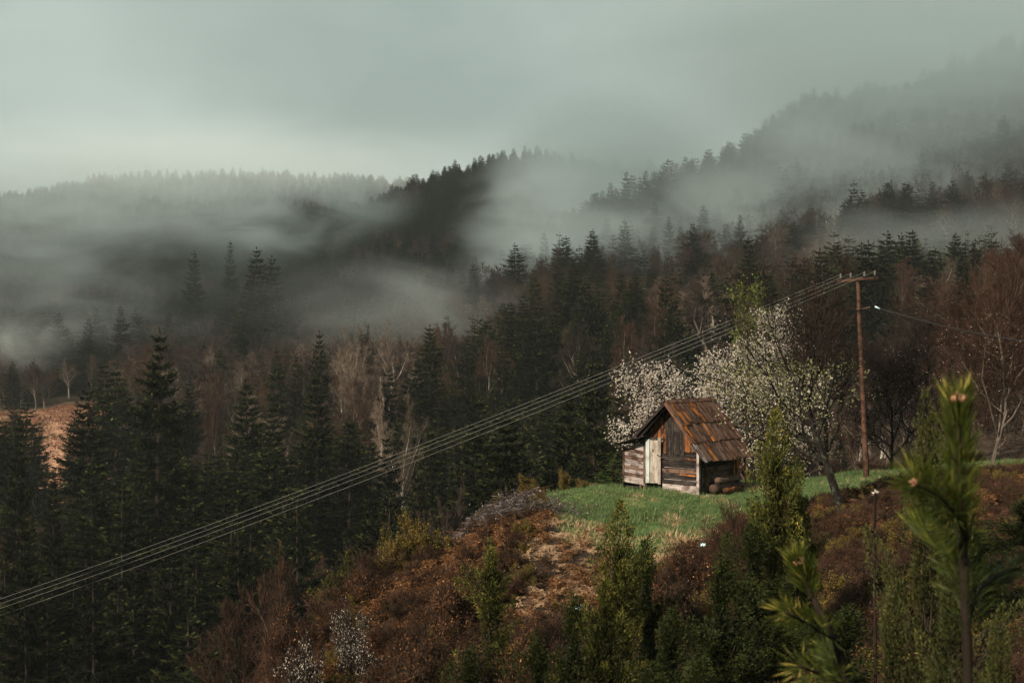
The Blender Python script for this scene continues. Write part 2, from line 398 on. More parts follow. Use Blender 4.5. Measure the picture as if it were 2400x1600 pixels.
M = dict(
 spruce=leafmat('spruce_needles', (.0045, .0065, .003), (.013, .018, .006), (.078, .080, .020), .2, .7, .06, ccpos=.72),  # third colour paints sunlit yellow-green glints on the needles
 spruce_far=leafmat('far_spruce_needles', (.005, .0075, .0045), (.013, .017, .009), None, .15, .7, .05),
 spruce_young=leafmat('young_spruce_needles', (.025, .05, .012), (.09, .14, .028), (.16, .20, .04), .2, .6, .1),
 bark=barkmat('spruce_bark', (.014, .010, .008), (.048, .036, .028)),
 barkpale=barkmat('pale_bark', (.05, .04, .032), (.17, .14, .115)),
 birch=barkmat('birch_bark', (.10, .09, .08), (.50, .46, .40), 3.0),
 barkmoss=barkmat('lichen_bark', (.008, .007, .006), (.022, .019, .017), 8.0, (.045, .05, .037)),
 twig=leafmat('bare_twigs', (.016, .012, .010), (.056, .041, .034), None, 0.0, .8, .1),
 twigpale=leafmat('pale_bare_twigs', (.07, .052, .042), (.19, .14, .105), None, 0.0, .8, .1),
 twigred=leafmat('red_brown_twigs', (.022, .013, .009), (.080, .043, .028), None, 0.0, .8, .1),
 twigdark=leafmat('dark_twigs', (.012, .009, .007), (.042, .029, .022), None, 0.0, .8, .1, .15),
 juniper=leafmat('juniper_needles', (.007, .010, .003), (.095, .098, .020), (.40, .30, .07), .25, .6, .1, .2, ccpos=.74),  # golden third colour paints the sunlit edges of the crown
 juniper_dark=leafmat('dark_juniper_needles', (.007, .011, .004), (.042, .050, .013), (.17, .15, .035), .2, .6, .08, .15, ccpos=.85),  # darker green, with the shade of the hollow put into it
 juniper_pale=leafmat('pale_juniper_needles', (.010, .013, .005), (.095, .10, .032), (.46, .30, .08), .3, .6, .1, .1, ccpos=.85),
 pine=leafmat('pine_needles', (.010, .020, .003), (.10, .125, .017), (.46, .36, .09), .3, .5, .25, .05),  # yellow third colour paints light on the needle tips
 bud=leafmat('pine_buds', (.42, .16, .08), (.66, .40, .28), None, .1, .6, .2, .05),
 blossom=leafmat('blossom_petals', (.40, .34, .29), (.72, .66, .59), None, .25, .6, .1, .05),
 leafbud=leafmat('opening_leaf_buds', (.20, .21, .08), (.44, .44, .22), (.62, .58, .46), .3, .6, .1, .05),
 leaffresh=leafmat('fresh_leaves', (.08, .105, .022), (.19, .21, .045), None, .35, .6, .1, .1),
 rustleaf=leafmat('rusty_leaves', (.025, .012, .007), (.16, .072, .032), (.36, .20, .10), .15, .8, .1, .2),
 leafyel=leafmat('yellowish_small_leaves', (.11, .085, .02), (.30, .22, .05), (.34, .17, .04), .3, .6, .1, .15),
 bracken=leafmat('dead_bracken', (.040, .020, .010), (.23, .108, .046), (.50, .31, .16), .15, .8, .1, .3),
 brackendark=leafmat('dark_dead_leaves', (.020, .012, .007), (.070, .038, .020), (.12, .07, .035), .1, .8, .1, .3),
 straw=leafmat('pale_straw', (.30, .19, .11), (.66, .46, .30), None, .15, .8, .1, .2),
 grass=leafmat('green_grass_blades', (.055, .100, .036), (.20, .27, .105), (.45, .38, .19), .3, .55, .2, .3),
 brush=leafmat('cut_brushwood', (.025, .018, .016), (.10, .078, .075), (.30, .26, .25), 0, .7, .3, .2),
 w_silver=woodmat('silver_weathered_planks', (.09, .07, .062), (.29, .25, .24), (.50, .45, .43), (.10, .072, .062)),
 w_dark=woodmat('dark_planks', (.009, .007, .006), (.022, .017, .015), (.095, .078, .072), (.012, .009, .008)),  # one dark board tone with paler grain
 w_brown=woodmat('brown_planks', (.045, .026, .018), (.11, .066, .048), (.20, .15, .12), (.040, .024, .018)),
 w_orange=woodmat('orange_planks', (.10, .030, .010), (.33, .115, .026), (.50, .20, .045), (.06, .026, .014)),
 w_rust=woodmat('shaded_orange_planks', (.05, .018, .008), (.17, .06, .017), (.28, .11, .03), (.035, .016, .010)),  # darker copy of the orange, gable shade put into the colour
 twigrust=leafmat('rusty_twigs', (.024, .014, .010), (.080, .044, .031), None, 0, .8, .1, .1),
 w_pale=woodmat('pale_door_planks', (.15, .125, .11), (.29, .255, .23), (.42, .38, .35), (.19, .155, .13)),
 w_mint=woodmat('mint_painted_plank', (.24, .27, .26), (.34, .39, .39), (.44, .50, .50), (.26, .27, .25)),
 w_roof=woodmat('roof_planks', (.020, .011, .008), (.115, .055, .034), (.25, .16, .12), (.050, .024, .015)),
 w_pole=woodmat('tarred_pole_wood', (.020, .010, .007), (.065, .032, .021), (.12, .062, .040), (.028, .014, .009)),
 iron=plain('dark_rusty_iron', (.06, .035, .025), .6, .4),
 pinebark=barkmat('pine_bark', (.008, .006, .005), (.030, .022, .016)),
 wire=plain('wet_wire', (.20, .20, .18), .5, .0),
 cable=plain('black_cable', (.010, .010, .010), .9),
 ceramic=plain('insulator_ceramic', (.10, .085, .075), .5),
 scrap=plain('pale_blue_sheet', (.50, .66, .72), .4),
 stone=barkmat('mossy_stone', (.05, .045, .04), (.16, .14, .11), 4.0),
 hay=woodmat('rotten_log', (.018, .011, .008), (.055, .034, .025), (.09, .058, .043), (.016, .010, .008)),
)

# ------------------------------------------------------------------ ground
def ground_material():
    m, nt, L, out = newmat('forest_ground')
    tc = N(nt, 'ShaderNodeTexCoord')
    def noise(s, d=6, r=.6):
        n = N(nt, 'ShaderNodeTexNoise'); n.inputs['Scale'].default_value = s; n.inputs['Detail'].default_value = d; n.inputs['Roughness'].default_value = r
        L(tc.outputs['Object'], n.inputs['Vector']); return n.outputs['Fac']
    def ramp(f, *st):
        r = N(nt, 'ShaderNodeValToRGB'); e = r.color_ramp.elements
        e[0].position, e[0].color = st[0][0], (*st[0][1], 1); e[1].position, e[1].color = st[-1][0], (*st[-1][1], 1)
        for q, c in st[1:-1]: x = e.new(q); x.color = (*c, 1)
        L(f, r.inputs[0]); return r.outputs[0]
    def mix(f, a, b):
        x = N(nt, 'ShaderNodeMix', data_type='RGBA'); L(f, x.inputs[0]); L(a, x.inputs[6]); L(b, x.inputs[7]); return x.outputs[2]
    litter = ramp(noise(1.3, 9, .7), (.3, (.012, .009, .007)), (.5, (.034, .023, .016)), (.7, (.095, .060, .036)))
    green = ramp(noise(2.2, 8, .7), (.3, (.035, .070, .024)), (.52, (.075, .13, .040)), (.70, (.20, .15, .065)))
    tan = ramp(noise(.25, 10, .75), (.3, (.16, .085, .055)), (.5, (.32, .185, .12)), (.7, (.46, .29, .20)))
    ag = N(nt, 'ShaderNodeAttribute', attribute_name='grass'); am = N(nt, 'ShaderNodeAttribute', attribute_name='meadow')
    c = mix(ag.outputs['Fac'], litter, green); c = mix(am.outputs['Fac'], c, tan)
    bs = N(nt, 'ShaderNodeBsdfPrincipled'); bs.inputs['Roughness'].default_value = .95; bs.inputs['Specular IOR Level'].default_value = .1
    bp = N(nt, 'ShaderNodeBump'); bp.inputs['Strength'].default_value = .7; bp.inputs['Distance'].default_value = .08
    L(noise(5, 8, .7), bp.inputs['Height']); L(bp.outputs[0], bs.inputs['Normal'])
    L(c, bs.inputs['Base Color']); L(bs.outputs[0], out.inputs[0])
    return m

def build_ground():
    a = np.concatenate([np.linspace(-math.pi, -.5, 46)[:-1], np.linspace(-.5, .5, 300), np.linspace(.5, math.pi, 46)[1:]])
    rr = [0.4]
    while rr[-1] < 3500:
        r = rr[-1]
        rr.append(r + max(.5, r * (.014 if 36 < r < 72 else .03)))
    rr = np.array(rr)
    A, RR = np.meshgrid(a, rr)
    X = RR * np.sin(A); Y = RR * np.cos(A)
    Z = H(X, Y)
    na, nr = len(a), len(rr)
    V = np.stack([X, Y, Z], -1).reshape(-1, 3)
    i, j = np.meshgrid(np.arange(na - 1), np.arange(nr - 1))
    i = i.ravel(); j = j.ravel()
    Q = np.stack([j * na + i, (j + 1) * na + i, (j + 1) * na + i + 1, j * na + i + 1], -1)[:, ::-1]
    V = np.concatenate([V, [[0, 0, h1(0, 0)]]])
    T = np.stack([np.full(na - 1, len(V) - 1), np.arange(na - 1) , np.arange(1, na)], -1)[:, ::-1]
    g = Geo(); g.add(V, Q=Q, T=T)
    o = g.obj('ground', ground_material(), smooth=True)
    me = o.data
    for nm, fn in (('grass', grass_mask), ('meadow', meadow_mask)):
        at = me.attributes.new(nm, 'FLOAT', 'POINT'); at.data.foreach_set('value', fn(V[:, 0], V[:, 1]).astype(np.float32))
    tag(o, kind='structure')
    return o
build_ground()
# ------------------------------------------------------------------ vegetation builders (meshes, base at the origin, 1 = real metres)
def mix_seed(s): return np.random.default_rng(s)

def spruce_meshes(name, seed, Ht=20.0, Wd=3.4, whorls=34, per=7, tw=22, droop=.5, sprig=.42, leaf=None, bark=None, split=True, gap=.12, hang=.0, thin=.17):
    rng = mix_seed(seed)
    g = Geo(); t = Geo()
    zz = np.linspace(0, Ht, 12)
    bend = np.stack([.12 * np.sin(zz * .25 + seed), .12 * np.cos(zz * .2 + seed), zz], -1)
    r0 = Ht * .011
    pathtube(t, bend, np.maximum(r0 * (1 - zz / Ht) ** .8, .012), 6, .3)
    bP0, bP1, bR0, bR1 = [], [], [], []
    z0 = Ht * .08
    for w in range(whorls):
        f = (w + rng.uniform(-.3, .3)) / whorls
        f = min(max(f, 0), .985)
        z = z0 + (Ht - z0) * f ** .92
        prof = (1 - f) ** .82 * (1 + .16 * rng.normal()) + .03
        if f < .15: prof *= .75 + f * 1.7
        nb = per if f < .85 else max(3, per - 3)
        a0 = rng.uniform(0, 6.28)
        for k in range(nb):
            if rng.random() < gap: continue
            a = a0 + 6.283 * k / nb + rng.normal() * .22
            ln = Wd * prof * rng.uniform(.72, 1.18)
            if ln < .08: ln = .08
            zs = z + rng.normal() * .38 * (1 - f)
            dirh = np.array([math.cos(a), math.sin(a), 0])
            up0 = .36 * f + .03 * rng.normal()
            n = 6
            s = np.linspace(0, 1, n)
            dz = ln * (up0 * s * (1.0) - droop * (1 - f * .6) * s * 1.0 + (droop * .60) * (1 - .5 * f) * s ** 3)
            pts = dirh[None] * (s * ln)[:, None] + np.array([0, 0, zs])[None]
            pts[:, 2] += dz
            pts[:, :2] += rng.normal(size=2) * .05
            bP0.append(pts[:-1]); bP1.append(pts[1:]); rr = .006 * Ht / 10 * (1 - s * .85) * (.4 + prof)
            bR0.append(rr[:-1]); bR1.append(rr[1:])
            m = max(4, int(tw * (.25 + prof)))
            q = rng.uniform(.10 if f > .4 else .22, 1.0, m) ** .8
            idx = np.clip((q * (n - 1)).astype(int), 0, n - 2); fr = (q * (n - 1) - idx)[:, None]
            base = pts[idx] * (1 - fr) + pts[idx + 1] * fr
            side = np.array([-dirh[1], dirh[0], 0])
            sg = rng.choice([-1, 1], m)[:, None]
            tang = norm(pts[idx + 1] - pts[idx])
            D = tang * rng.uniform(.45, 1.1, m)[:, None] + side[None] * sg * rng.uniform(.2, 1.0, m)[:, None] + rng.normal(size=(m, 3)) * .10
            hg = rng.random(m) < hang
            D[:, 2] -= np.where(hg, rng.uniform(.7, 2.4, m), .10)
            wscale = (.40 + .70 * (1 - q)) * (.40 + .75 * min(1.2, ln / (Wd * .55)))
            kites(g, base, D, sprig * rng.uniform(.6, 1.35, m) * wscale, sprig * thin * rng.uniform(.7, 1.3, m), rng, np.clip(rng.normal(.22 + .62 * (q - .3), .2, m), 0, 1))  # sprigs tinted lighter outwards, sunlight painted on the branch ends
            # tip
            kites(g, pts[-1:], pts[-1:] - pts[-2:-1], sprig * .6, sprig * .25, rng, .8)
    # leader
    top = bend[-1][None] + np.zeros((6, 3)); kites(g, top - [0, 0, .3], np.array([[0, 0, 1.0]] * 6) + rng.normal(size=(6, 3)) * .18, Ht * .022 + .12, .07, rng, .7)
    tubes(t, np.concatenate(bP0), np.concatenate(bP1), np.concatenate(bR0), np.concatenate(bR1), 3, .4)
    leaf = leaf or M['spruce']; bark = bark or M['bark']
    if split:
        return dict(trunk=t.mesh(name + '_trunk', [bark]), crown=g.mesh(name + '_crown', [leaf]))
    gg = Geo(); off = 0
    for q in (g, t):
        V = np.concatenate(q.V)
        gg.add(V, Q=np.concatenate(q.Q) if q.Q else None, tint=np.concatenate(q.tq) if q.Q else None, mi=0 if q is g else 1)
        if q.T: gg.T.append(np.concatenate(q.T) + gg.n - len(V)); gg.tt.append(np.concatenate(q.tt)); gg.mt.append(np.full(len(gg.T[-1]), 0 if q is g else 1, np.int32))
    return gg.mesh(name, [leaf, bark])

def skeleton(rng, Ht, levels=3, nch=(9, 6, 5), ang=(50, 45, 40), lr=(.62, .55, .5), up=.25, wob=.16, trunk_f=.25, r0=None, lean=(0, 0, 1), nseg=5, tlen=.75):
    out = [];  tips = []
    r0 = r0 or Ht * .014
    def grow(p, d, Ln, r, lv):
        k = nseg if lv < 2 else 3
        pts = [p.copy()]; ds = [d]
        for i in range(k):
            d = d + rng.normal(size=3) * wob + np.array([0, 0, up * (.25 if lv == 0 else .5)])
            d = d / np.linalg.norm(d)
            q = pts[-1] + d * Ln / k
            ra = r * (1 - .8 * i / k); rb = r * (1 - .8 * (i + 1) / k)
            out.append((pts[-1], q, ra, rb, lv)); pts.append(q); ds.append(d)
        tips.append((pts[-1], d, lv))
        if lv >= levels: 
            for q_, d_ in zip(pts[1:], ds[1:]): tips.append((q_, d_, lv))
            return
        m = nch[lv]
        f0 = trunk_f if lv == 0 else .18
        for c in range(m):
            f = f0 + (1 - f0) * (c + rng.uniform(0, .9)) / m
            i = min(int(f * k), k - 1); fr = f * k - i
            b = pts[i] * (1 - fr) + pts[i + 1] * fr
            a = R(ang[lv]) * rng.uniform(.7, 1.25)
            dd = ds[i + 1]
            o = np.cross(dd, rng.normal(size=3)); o /= np.linalg.norm(o)
            nd = dd * math.cos(a) + o * math.sin(a)
            grow(b, nd, Ln * lr[lv] * rng.uniform(.7, 1.2) * (1.15 - .5 * f), max(r * (1 - .75 * f) * .6, .0035), lv + 1)
    grow(np.zeros(3), np.array(lean, float) / np.linalg.norm(lean), Ht * tlen, r0, 0)
    return out, tips

def fit(arrs, w, h, keep=.0):
    """scale so that the crown is w wide and h tall"""
    A = np.concatenate(arrs); mx = np.percentile(np.hypot(A[:, 0], A[:, 1]), 97) * 2; mh = A[:, 2].max()
    s = np.array([w / mx, w / mx, h / mh])
    return [a * s for a in arrs]

def bare_meshes(name, seed, Ht=15.0, Wd=7.0, twigs=5, twl=.55, tww=.035, leaf=None, bark=None, split=True, extra=None, rs=1.0, **kw):
    rng = mix_seed(seed)
    sk, tips = skeleton(rng, Ht, **kw)
    P0 = np.array([s[0] for s in sk]); P1 = np.array([s[1] for s in sk]); R0 = np.array([s[2] for s in sk]) * rs; R1 = np.array([s[3] for s in sk]) * rs
    TP = np.array([t[0] for t in tips]); TD = np.array([t[1] for t in tips])
    P0, P1, TP = fit([P0, P1, TP], Wd, Ht) if False else (P0, P1, TP)
    A = np.concatenate([P0, P1]); sxy = Wd / (2 * np.percentile(np.hypot(A[:, 0], A[:, 1]), 97)); sz = Ht / A[:, 2].max()
    S = np.array([sxy, sxy, sz]); P0 = P0 * S; P1 = P1 * S; TP = TP * S
    lv = np.array([s[4] for s in sk])
    t = Geo(); g = Geo()
    b = lv <= 1
    tubes(t, P0[b], P1[b], R0[b], R1[b], 6, .4)
    tubes(g, P0[~b], P1[~b], R0[~b], R1[~b], 3, np.clip(rng.normal(.35, .15, (~b).sum()), 0, 1))
    n = len(TP) * twigs
    base = np.repeat(TP, twigs, 0); D = np.repeat(TD, twigs, 0) + rng.normal(size=(n, 3)) * .55; D[:, 2] += .25
    kites(g, base, D, twl * rng.uniform(.5, 1.4, n), tww, rng, np.clip(rng.normal(.5, .25, n), 0, 1))
    leaf = leaf or M['twig']; bark = bark or M['barkpale']
    parts = dict(trunk=t, crown=g)
    mats = dict(trunk=[bark], crown=[leaf])
    if extra:                                   # blossoms / buds: (part name, per tip, size, material, selector)
        for (pn, per, size, mat, sel) in extra:
            e = Geo(); k = sel(TP, rng) if sel else np.ones(len(TP), bool)
            pb = np.repeat(TP[k], per, 0); m = len(pb)
            pb = pb + rng.normal(size=(m, 3)) * size * 2.2
            for q in range(3):
                kites(e, pb, rng.normal(size=(m, 3)), size * rng.uniform(.6, 1.4, m), size * .9, rng, np.clip(rng.normal(.5, .25, m), 0, 1))
            parts[pn] = e; mats[pn] = [mat]
    if split:
        return {k: v.mesh(name + '_' + k, mats[k]) for k, v in parts.items()}
    gg = Geo()
    for k_, (q, mi) in enumerate(((g, 0), (t, 1))):
        gg.add(np.concatenate(q.V), Q=np.concatenate(q.Q), tint=np.concatenate(q.tq), mi=mi)
    return gg.mesh(name, [leaf, bark])

def juniper_meshes(name, seed, Ht=5.5, Wd=1.5, plumes=60, dens=150, leaf=None, size=.075, loose=.5, point=.75):
    """column of upright plumes, each a spindle of short scaly sprigs with nodding tips"""
    rng = mix_seed(seed)
    g = Geo(); t = Geo()
    pathtube(t, [(0, 0, 0), (.03, 0, Ht * .4), (0, .02, Ht * .85)], [.06, .04, .01], 6, .3)
    P0, P1, RA, RB = [], [], [], []
    for k in range(plumes):
        f = rng.uniform(0, 1) ** 1.0
        if k == 0: f = 1.0
        if k == 1: f = .93
        z = Ht * (.02 + .86 * f)
        a = rng.uniform(0, 6.283)
        env = Wd / 2 * ((1 - f) ** point * .9 + .08) * (1.0 + .40 * math.sin(f * 11 + seed + 1.3 * math.sin(a * 2)) * loose)
        rad = env * rng.uniform(.35, 1.1) if f < .93 else 0.0
        pl = Ht * rng.uniform(.07, .21) + .10
        c0 = np.array([math.cos(a) * rad * .6, math.sin(a) * rad * .6, z])
        dr = np.array([math.cos(a) * (.55 + .3 * loose) * rng.uniform(.3, 1.2), math.sin(a) * (.55 + .3 * loose) * rng.uniform(.3, 1.2), 1.0]) if f < .93 else np.array([rng.normal() * .06, rng.normal() * .06, 1.0])
        dr = dr / np.linalg.norm(dr)
        P0.append(np.array([0, 0, max(z - .25, 0)])); P1.append(c0 + dr * pl * .6); RA.append(.014); RB.append(.004)
        m = int(dens * rng.uniform(.7, 1.3)); ptint = rng.normal() * .10
        s = rng.uniform(0, 1, m)
        w = pl * .26 * np.sin(np.clip(s * .93 + .07, 0, 1) * math.pi) ** .7 * (1.15 - .5 * s)
        q = rng.normal(size=(m, 3)); q -= (q @ dr)[:, None] * dr; q = norm(q)
        rr = w * np.sqrt(rng.uniform(.15, 1, m))
        bn = np.array([math.cos(a), math.sin(a), -.4]) * pl * (rng.uniform(-.05, .22) if f < .93 else .03)
        base = c0 + dr * (s * pl)[:, None] + bn[None] * (s ** 2)[:, None] + q * rr[:, None]
        D = dr[None] * rng.uniform(.4, 1.2, m)[:, None] + q * rng.uniform(.2, 1.0, m)[:, None] + rng.normal(size=(m, 3)) * .3
        nod = (s > .75) & (rng.random(m) < .35); D[nod, 2] -= 1.3
        outer = np.clip(-.05 + .60 * rr / (w + 1e-6) * rng.uniform(.4, 1.2, m) + .22 * s + ptint, 0, 1)  # lighter skin and tips, darker core: light and shade put into the tint
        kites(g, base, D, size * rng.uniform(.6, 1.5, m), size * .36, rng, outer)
    tubes(t, P0, P1, RA, RB, 3, .4)
    # inner fill, tinted dark as painted shade inside the crown
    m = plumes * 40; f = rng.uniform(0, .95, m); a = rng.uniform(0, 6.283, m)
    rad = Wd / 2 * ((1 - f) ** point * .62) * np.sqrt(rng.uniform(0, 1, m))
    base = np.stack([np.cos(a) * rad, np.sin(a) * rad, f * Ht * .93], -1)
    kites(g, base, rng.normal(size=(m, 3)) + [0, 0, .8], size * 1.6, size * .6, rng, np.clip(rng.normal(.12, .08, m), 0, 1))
    return dict(trunk=t.mesh(name + '_trunk', [M['bark']]), crown=g.mesh(name + '_crown', [leaf or M['juniper']]))

def shrub_mesh(name, seed, Ht=1.4, Wd=1.8, stems=9, mat=None, leafmat_=None, leaves=0, leafsize=.04, levels=2, twigs=3, twl=.22, tww=.012):
    rng = mix_seed(seed)
    g = Geo()
    P0, P1, RA, RB, TP, TD = [], [], [], [], [], []
    for k in range(stems):
        a = rng.uniform(0, 6.283); s = rng.uniform(.1, .75)
        sk, tips = skeleton(rng, Ht * rng.uniform(.7, 1.15), levels=levels, nch=(6, 5, 4), ang=(38, 42, 40), lr=(.5, .5, .5), up=.10, wob=.16, trunk_f=.2, r0=.012, lean=(math.cos(a) * s, math.sin(a) * s, 1), nseg=4, tlen=.85)
        off = np.array([math.cos(a), math.sin(a), 0]) * rng.uniform(0, .25) * Wd / 2
        P0 += [q[0] + off for q in sk]; P1 += [q[1] + off for q in sk]; RA += [max(q[2], .004) for q in sk]; RB += [max(q[3], .003) for q in sk]
        TP += [q[0] + off for q in tips]; TD += [q[1] for q in tips]
    P0 = np.array(P0); P1 = np.array(P1); TP = np.array(TP); TD = np.array(TD)
    sx = Wd / 2 / np.percentile(np.hypot(P1[:, 0], P1[:, 1]), 95); sz = Ht / P1[:, 2].max(); S = np.array([sx, sx, sz])
    P0 = P0 * S; P1 = P1 * S; TP = TP * S
    tubes(g, P0, P1, RA, RB, 3, np.clip(rng.normal(.4, .2, len(P0)), 0, 1))
    n = len(TP) * twigs
    if n: kites(g, np.repeat(TP, twigs, 0), np.repeat(TD, twigs, 0) + rng.normal(size=(n, 3)) * .6, twl * rng.uniform(.5, 1.4, n), tww, rng, np.clip(rng.normal(.5, .25, n), 0, 1))
    if leaves:
        n = len(TP) * leaves
        pb = np.repeat(TP, leaves, 0) + rng.normal(size=(n, 3)) * .06
        kites(g, pb, rng.normal(size=(n, 3)) + [0, 0, .4], leafsize * rng.uniform(.6, 1.5, n), leafsize * .7, rng, np.clip(rng.normal(.5, .25, n), 0, 1), mi=1)
    return g.mesh(name, [mat or M['twigdark'], leafmat_ or M['bracken']])

def frond_clump(name, seed, n=14, ln=.9, mat=None, h=.45, w=.13, leafw=.03):
    """collapsed bracken: arching fronds with drooping leaflets"""
    rng = mix_seed(seed); g = Geo()
    for k in range(n):
        a = rng.uniform(0, 6.283); L0 = ln * rng.uniform(.5, 1.2); m = 16
        s = np.linspace(0, 1, m); hh = h * rng.uniform(.4, 1.3)
        off = rng.normal(size=2) * .18
        x = s * L0; z = hh * np.sin(np.clip(s * 1.25, 0, 1) * math.pi * .62) - .10 * s * L0 * 2
        cx = off[0] + np.cos(a + s * rng.normal() * .6) * x; cy_ = off[1] + np.sin(a + s * rng.normal() * .6) * x
        pts = np.stack([cx, cy_, z], -1)
        tubes(g, pts[:-1], pts[1:], .006, .004, 3, .3)
        for sg in (-1, 1):
            sd_ = np.array([-math.sin(a), math.cos(a), 0]) * sg
            D = sd_[None] + rng.normal(size=(m, 3)) * .35; D[:, 2] -= rng.uniform(.0, .9, m)
            kites(g, pts, D, w * (1.15 - s) * rng.uniform(.7, 1.4, m) + .03, leafw * 1.3, rng, np.clip(rng.normal(.5, .25, m), 0, 1))
    return g.mesh(name, [mat or M['bracken']])

def tuft_mesh(name, seed, n=22, h=.16, spread=.16, mat=None, w=.012):
    rng = mix_seed(seed); g = Geo()
    a = rng.uniform(0, 6.283, n); r = spread * np.sqrt(rng.uniform(0, 1, n))
    b = np.stack([np.cos(a) * r, np.sin(a) * r, np.full(n, -.02)], -1)
    D = np.stack([np.cos(a) * .5, np.sin(a) * .5, np.ones(n)], -1) + rng.normal(size=(n, 3)) * .3
    kites(g, b, D, h * rng.uniform(.5, 1.4, n), w, rng, np.clip(rng.normal(.45, .25, n), 0, 1))
    return g.mesh(name, [mat or M['grass']])

# --- things from meshes
def place_tree(name, meshes, loc, sxy, sz, rz, label, cat, group=None, lean=(0, 0)):
    """a tree is an Empty at its base with trunk and crown as parts; one single mesh where it is too small to show parts"""
    if isinstance(meshes, dict):
        o = empty(name, loc, rz)
        o.rotation_euler = (lean[0], lean[1], rz)
        o.scale = (sxy, sxy, sz)
        for k, me in meshes.items():
            link(bpy.data.objects.new(k, me), o)
    else:
        o = link(bpy.data.objects.new(name, meshes)); o.location = loc; o.rotation_euler = (lean[0], lean[1], rz); o.scale = (sxy, sxy, sz)
    return tag(o, label, cat, group)

def scatter(name, meshes, pts, rot, scl, idx, label=None):
    """uncountable ground cover: one object, geometry nodes put a clump on every point"""
    c = bpy.data.collections.new(name + '_clumps')
    for i, me in enumerate(meshes):
        o = bpy.data.objects.new('%s_clump.%03d' % (name, i + 1), me); c.objects.link(o)
    me = bpy.data.meshes.new(name)
    pts = np.asarray(pts, np.float32)
    me.vertices.add(len(pts)); me.vertices.foreach_set('co', pts.ravel())
    a = me.attributes.new('rot', 'FLOAT_VECTOR', 'POINT'); a.data.foreach_set('vector', np.asarray(rot, np.float32).ravel())
    a = me.attributes.new('scl', 'FLOAT_VECTOR', 'POINT'); a.data.foreach_set('vector', np.asarray(scl, np.float32).ravel())
    a = me.attributes.new('idx', 'INT', 'POINT'); a.data.foreach_set('value', np.asarray(idx, np.int32).ravel())
    o = link(bpy.data.objects.new(name, me))
    nt = bpy.data.node_groups.new(name + '_nodes', 'GeometryNodeTree')
    nt.interface.new_socket('Geometry', in_out='INPUT', socket_type='NodeSocketGeometry')
    nt.interface.new_socket('Geometry', in_out='OUTPUT', socket_type='NodeSocketGeometry')
    gi = nt.nodes.new('NodeGroupInput'); go = nt.nodes.new('NodeGroupOutput')
    ci = nt.nodes.new('GeometryNodeCollectionInfo'); ci.inputs['Collection'].default_value = c
    ci.inputs['Separate Children'].default_value = True; ci.inputs['Reset Children'].default_value = True
    ip = nt.nodes.new('GeometryNodeInstanceOnPoints'); ip.inputs['Pick Instance'].default_value = True
    def na(nm, ty):
        n = nt.nodes.new('GeometryNodeInputNamedAttribute'); n.data_type = ty; n.inputs[0].default_value = nm
        return [s for s in n.outputs if s.enabled][0]
    lk = nt.links.new
    lk(gi.outputs[0], ip.inputs['Points']); lk(ci.outputs[0], ip.inputs['Instance'])
    lk(na('idx', 'INT'), ip.inputs['Instance Index']); lk(na('rot', 'FLOAT_VECTOR'), ip.inputs['Rotation']); lk(na('scl', 'FLOAT_VECTOR'), ip.inputs['Scale'])
    lk(ip.outputs[0], go.inputs[0])
    md = o.modifiers.new('scatter', 'NODES'); md.node_group = nt
    return tag(o, label, None, None, 'stuff')
# ------------------------------------------------------------------ the hut
PH = R(39)
A1 = Vector((-math.cos(PH), math.sin(PH), 0))     # along the front wall, towards the left
A2 = Vector((math.sin(PH), math.cos(PH), 0))      # along the side wall, towards the back
C0 = P(1637, 1155, 54.0)
C0.z = h1(C0.x, C0.y) + .02
hut = empty('plank_hut', C0, 0)
tag(hut, 'small weathered plank hut with steep plank roof and pale door, standing on the grass knoll', 'hut')
hr = random.Random(5)
def hp(u, v, h): return A1 * u + A2 * v + Vector((0, 0, h))

def plank(name, a, b, wdir, w, t, mat, parent=hut, rough=.006, wedge=0.0, seg=4):
    """a real plank from a to b (hut coordinates), width along wdir, thickness across; edges slightly uneven"""
    a = Vector(a); b = Vector(b)
    x = (b - a); Ln = x.length; x.normalize()
    y = (Vector(wdir) - x * Vector(wdir).dot(x)).normalized(); z = x.cross(y)
    g = Geo(); V = []; n = seg + 1
    bw = hr.uniform(-.4, .4) * rough * 2
    for i in range(n):
        s = i / seg
        for (sy, sz) in ((-1, -1), (1, -1), (1, 1), (-1, 1)):
            yy = sy * (w / 2) * (1 + (wedge * (s - .5) if sy > 0 else 0)) + hr.uniform(-1, 1) * rough
            V.append((Ln * (s - .5) + (hr.uniform(-1, 1) * rough * 3 if i in (0, seg) else 0), yy, sz * t / 2 + bw * math.sin(s * math.pi)))
    Q = [(0, 1, 2, 3), (4 * seg + 3, 4 * seg + 2, 4 * seg + 1, 4 * seg)]
    for i in range(seg):
        o_ = 4 * i
        for k in range(4):
            kk = (k + 1) % 4
            Q.append((o_ + k, o_ + 4 + k, o_ + 4 + kk, o_ + kk))
    g.add(V, Q=Q)
    o = g.obj(name, [mat], parent)
    m = Matrix((x, y, z)).transposed().to_4x4(); m.translation = (a + b) / 2
    o.matrix_local = m
    return o

FW = 1.62        # width of the plain front wall (to the door)
DL, DR = 2.36, 1.60
LB = 3.42        # left end of the lean-to
DEP = 2.85       # depth
RU = 1.15        # ridge position along the front
RH = 3.42        # ridge height
EAVE_U, EAVE_H = -.62, 1.28
LE_U, LE_H = 2.58, 2.05
LL_U, LL_H = 3.58, 1.74
def roof_h(u):
    if u < RU: return RH + (EAVE_H - RH) * (RU - u) / (RU - EAVE_U)
    if u < LE_U: return RH + (LE_H - RH) * (u - RU) / (LE_U - RU)
    return LE_H + (LL_H - LE_H) * (u - LE_U) / (LL_U - LE_U)

Z = Vector((0, 0, 1))
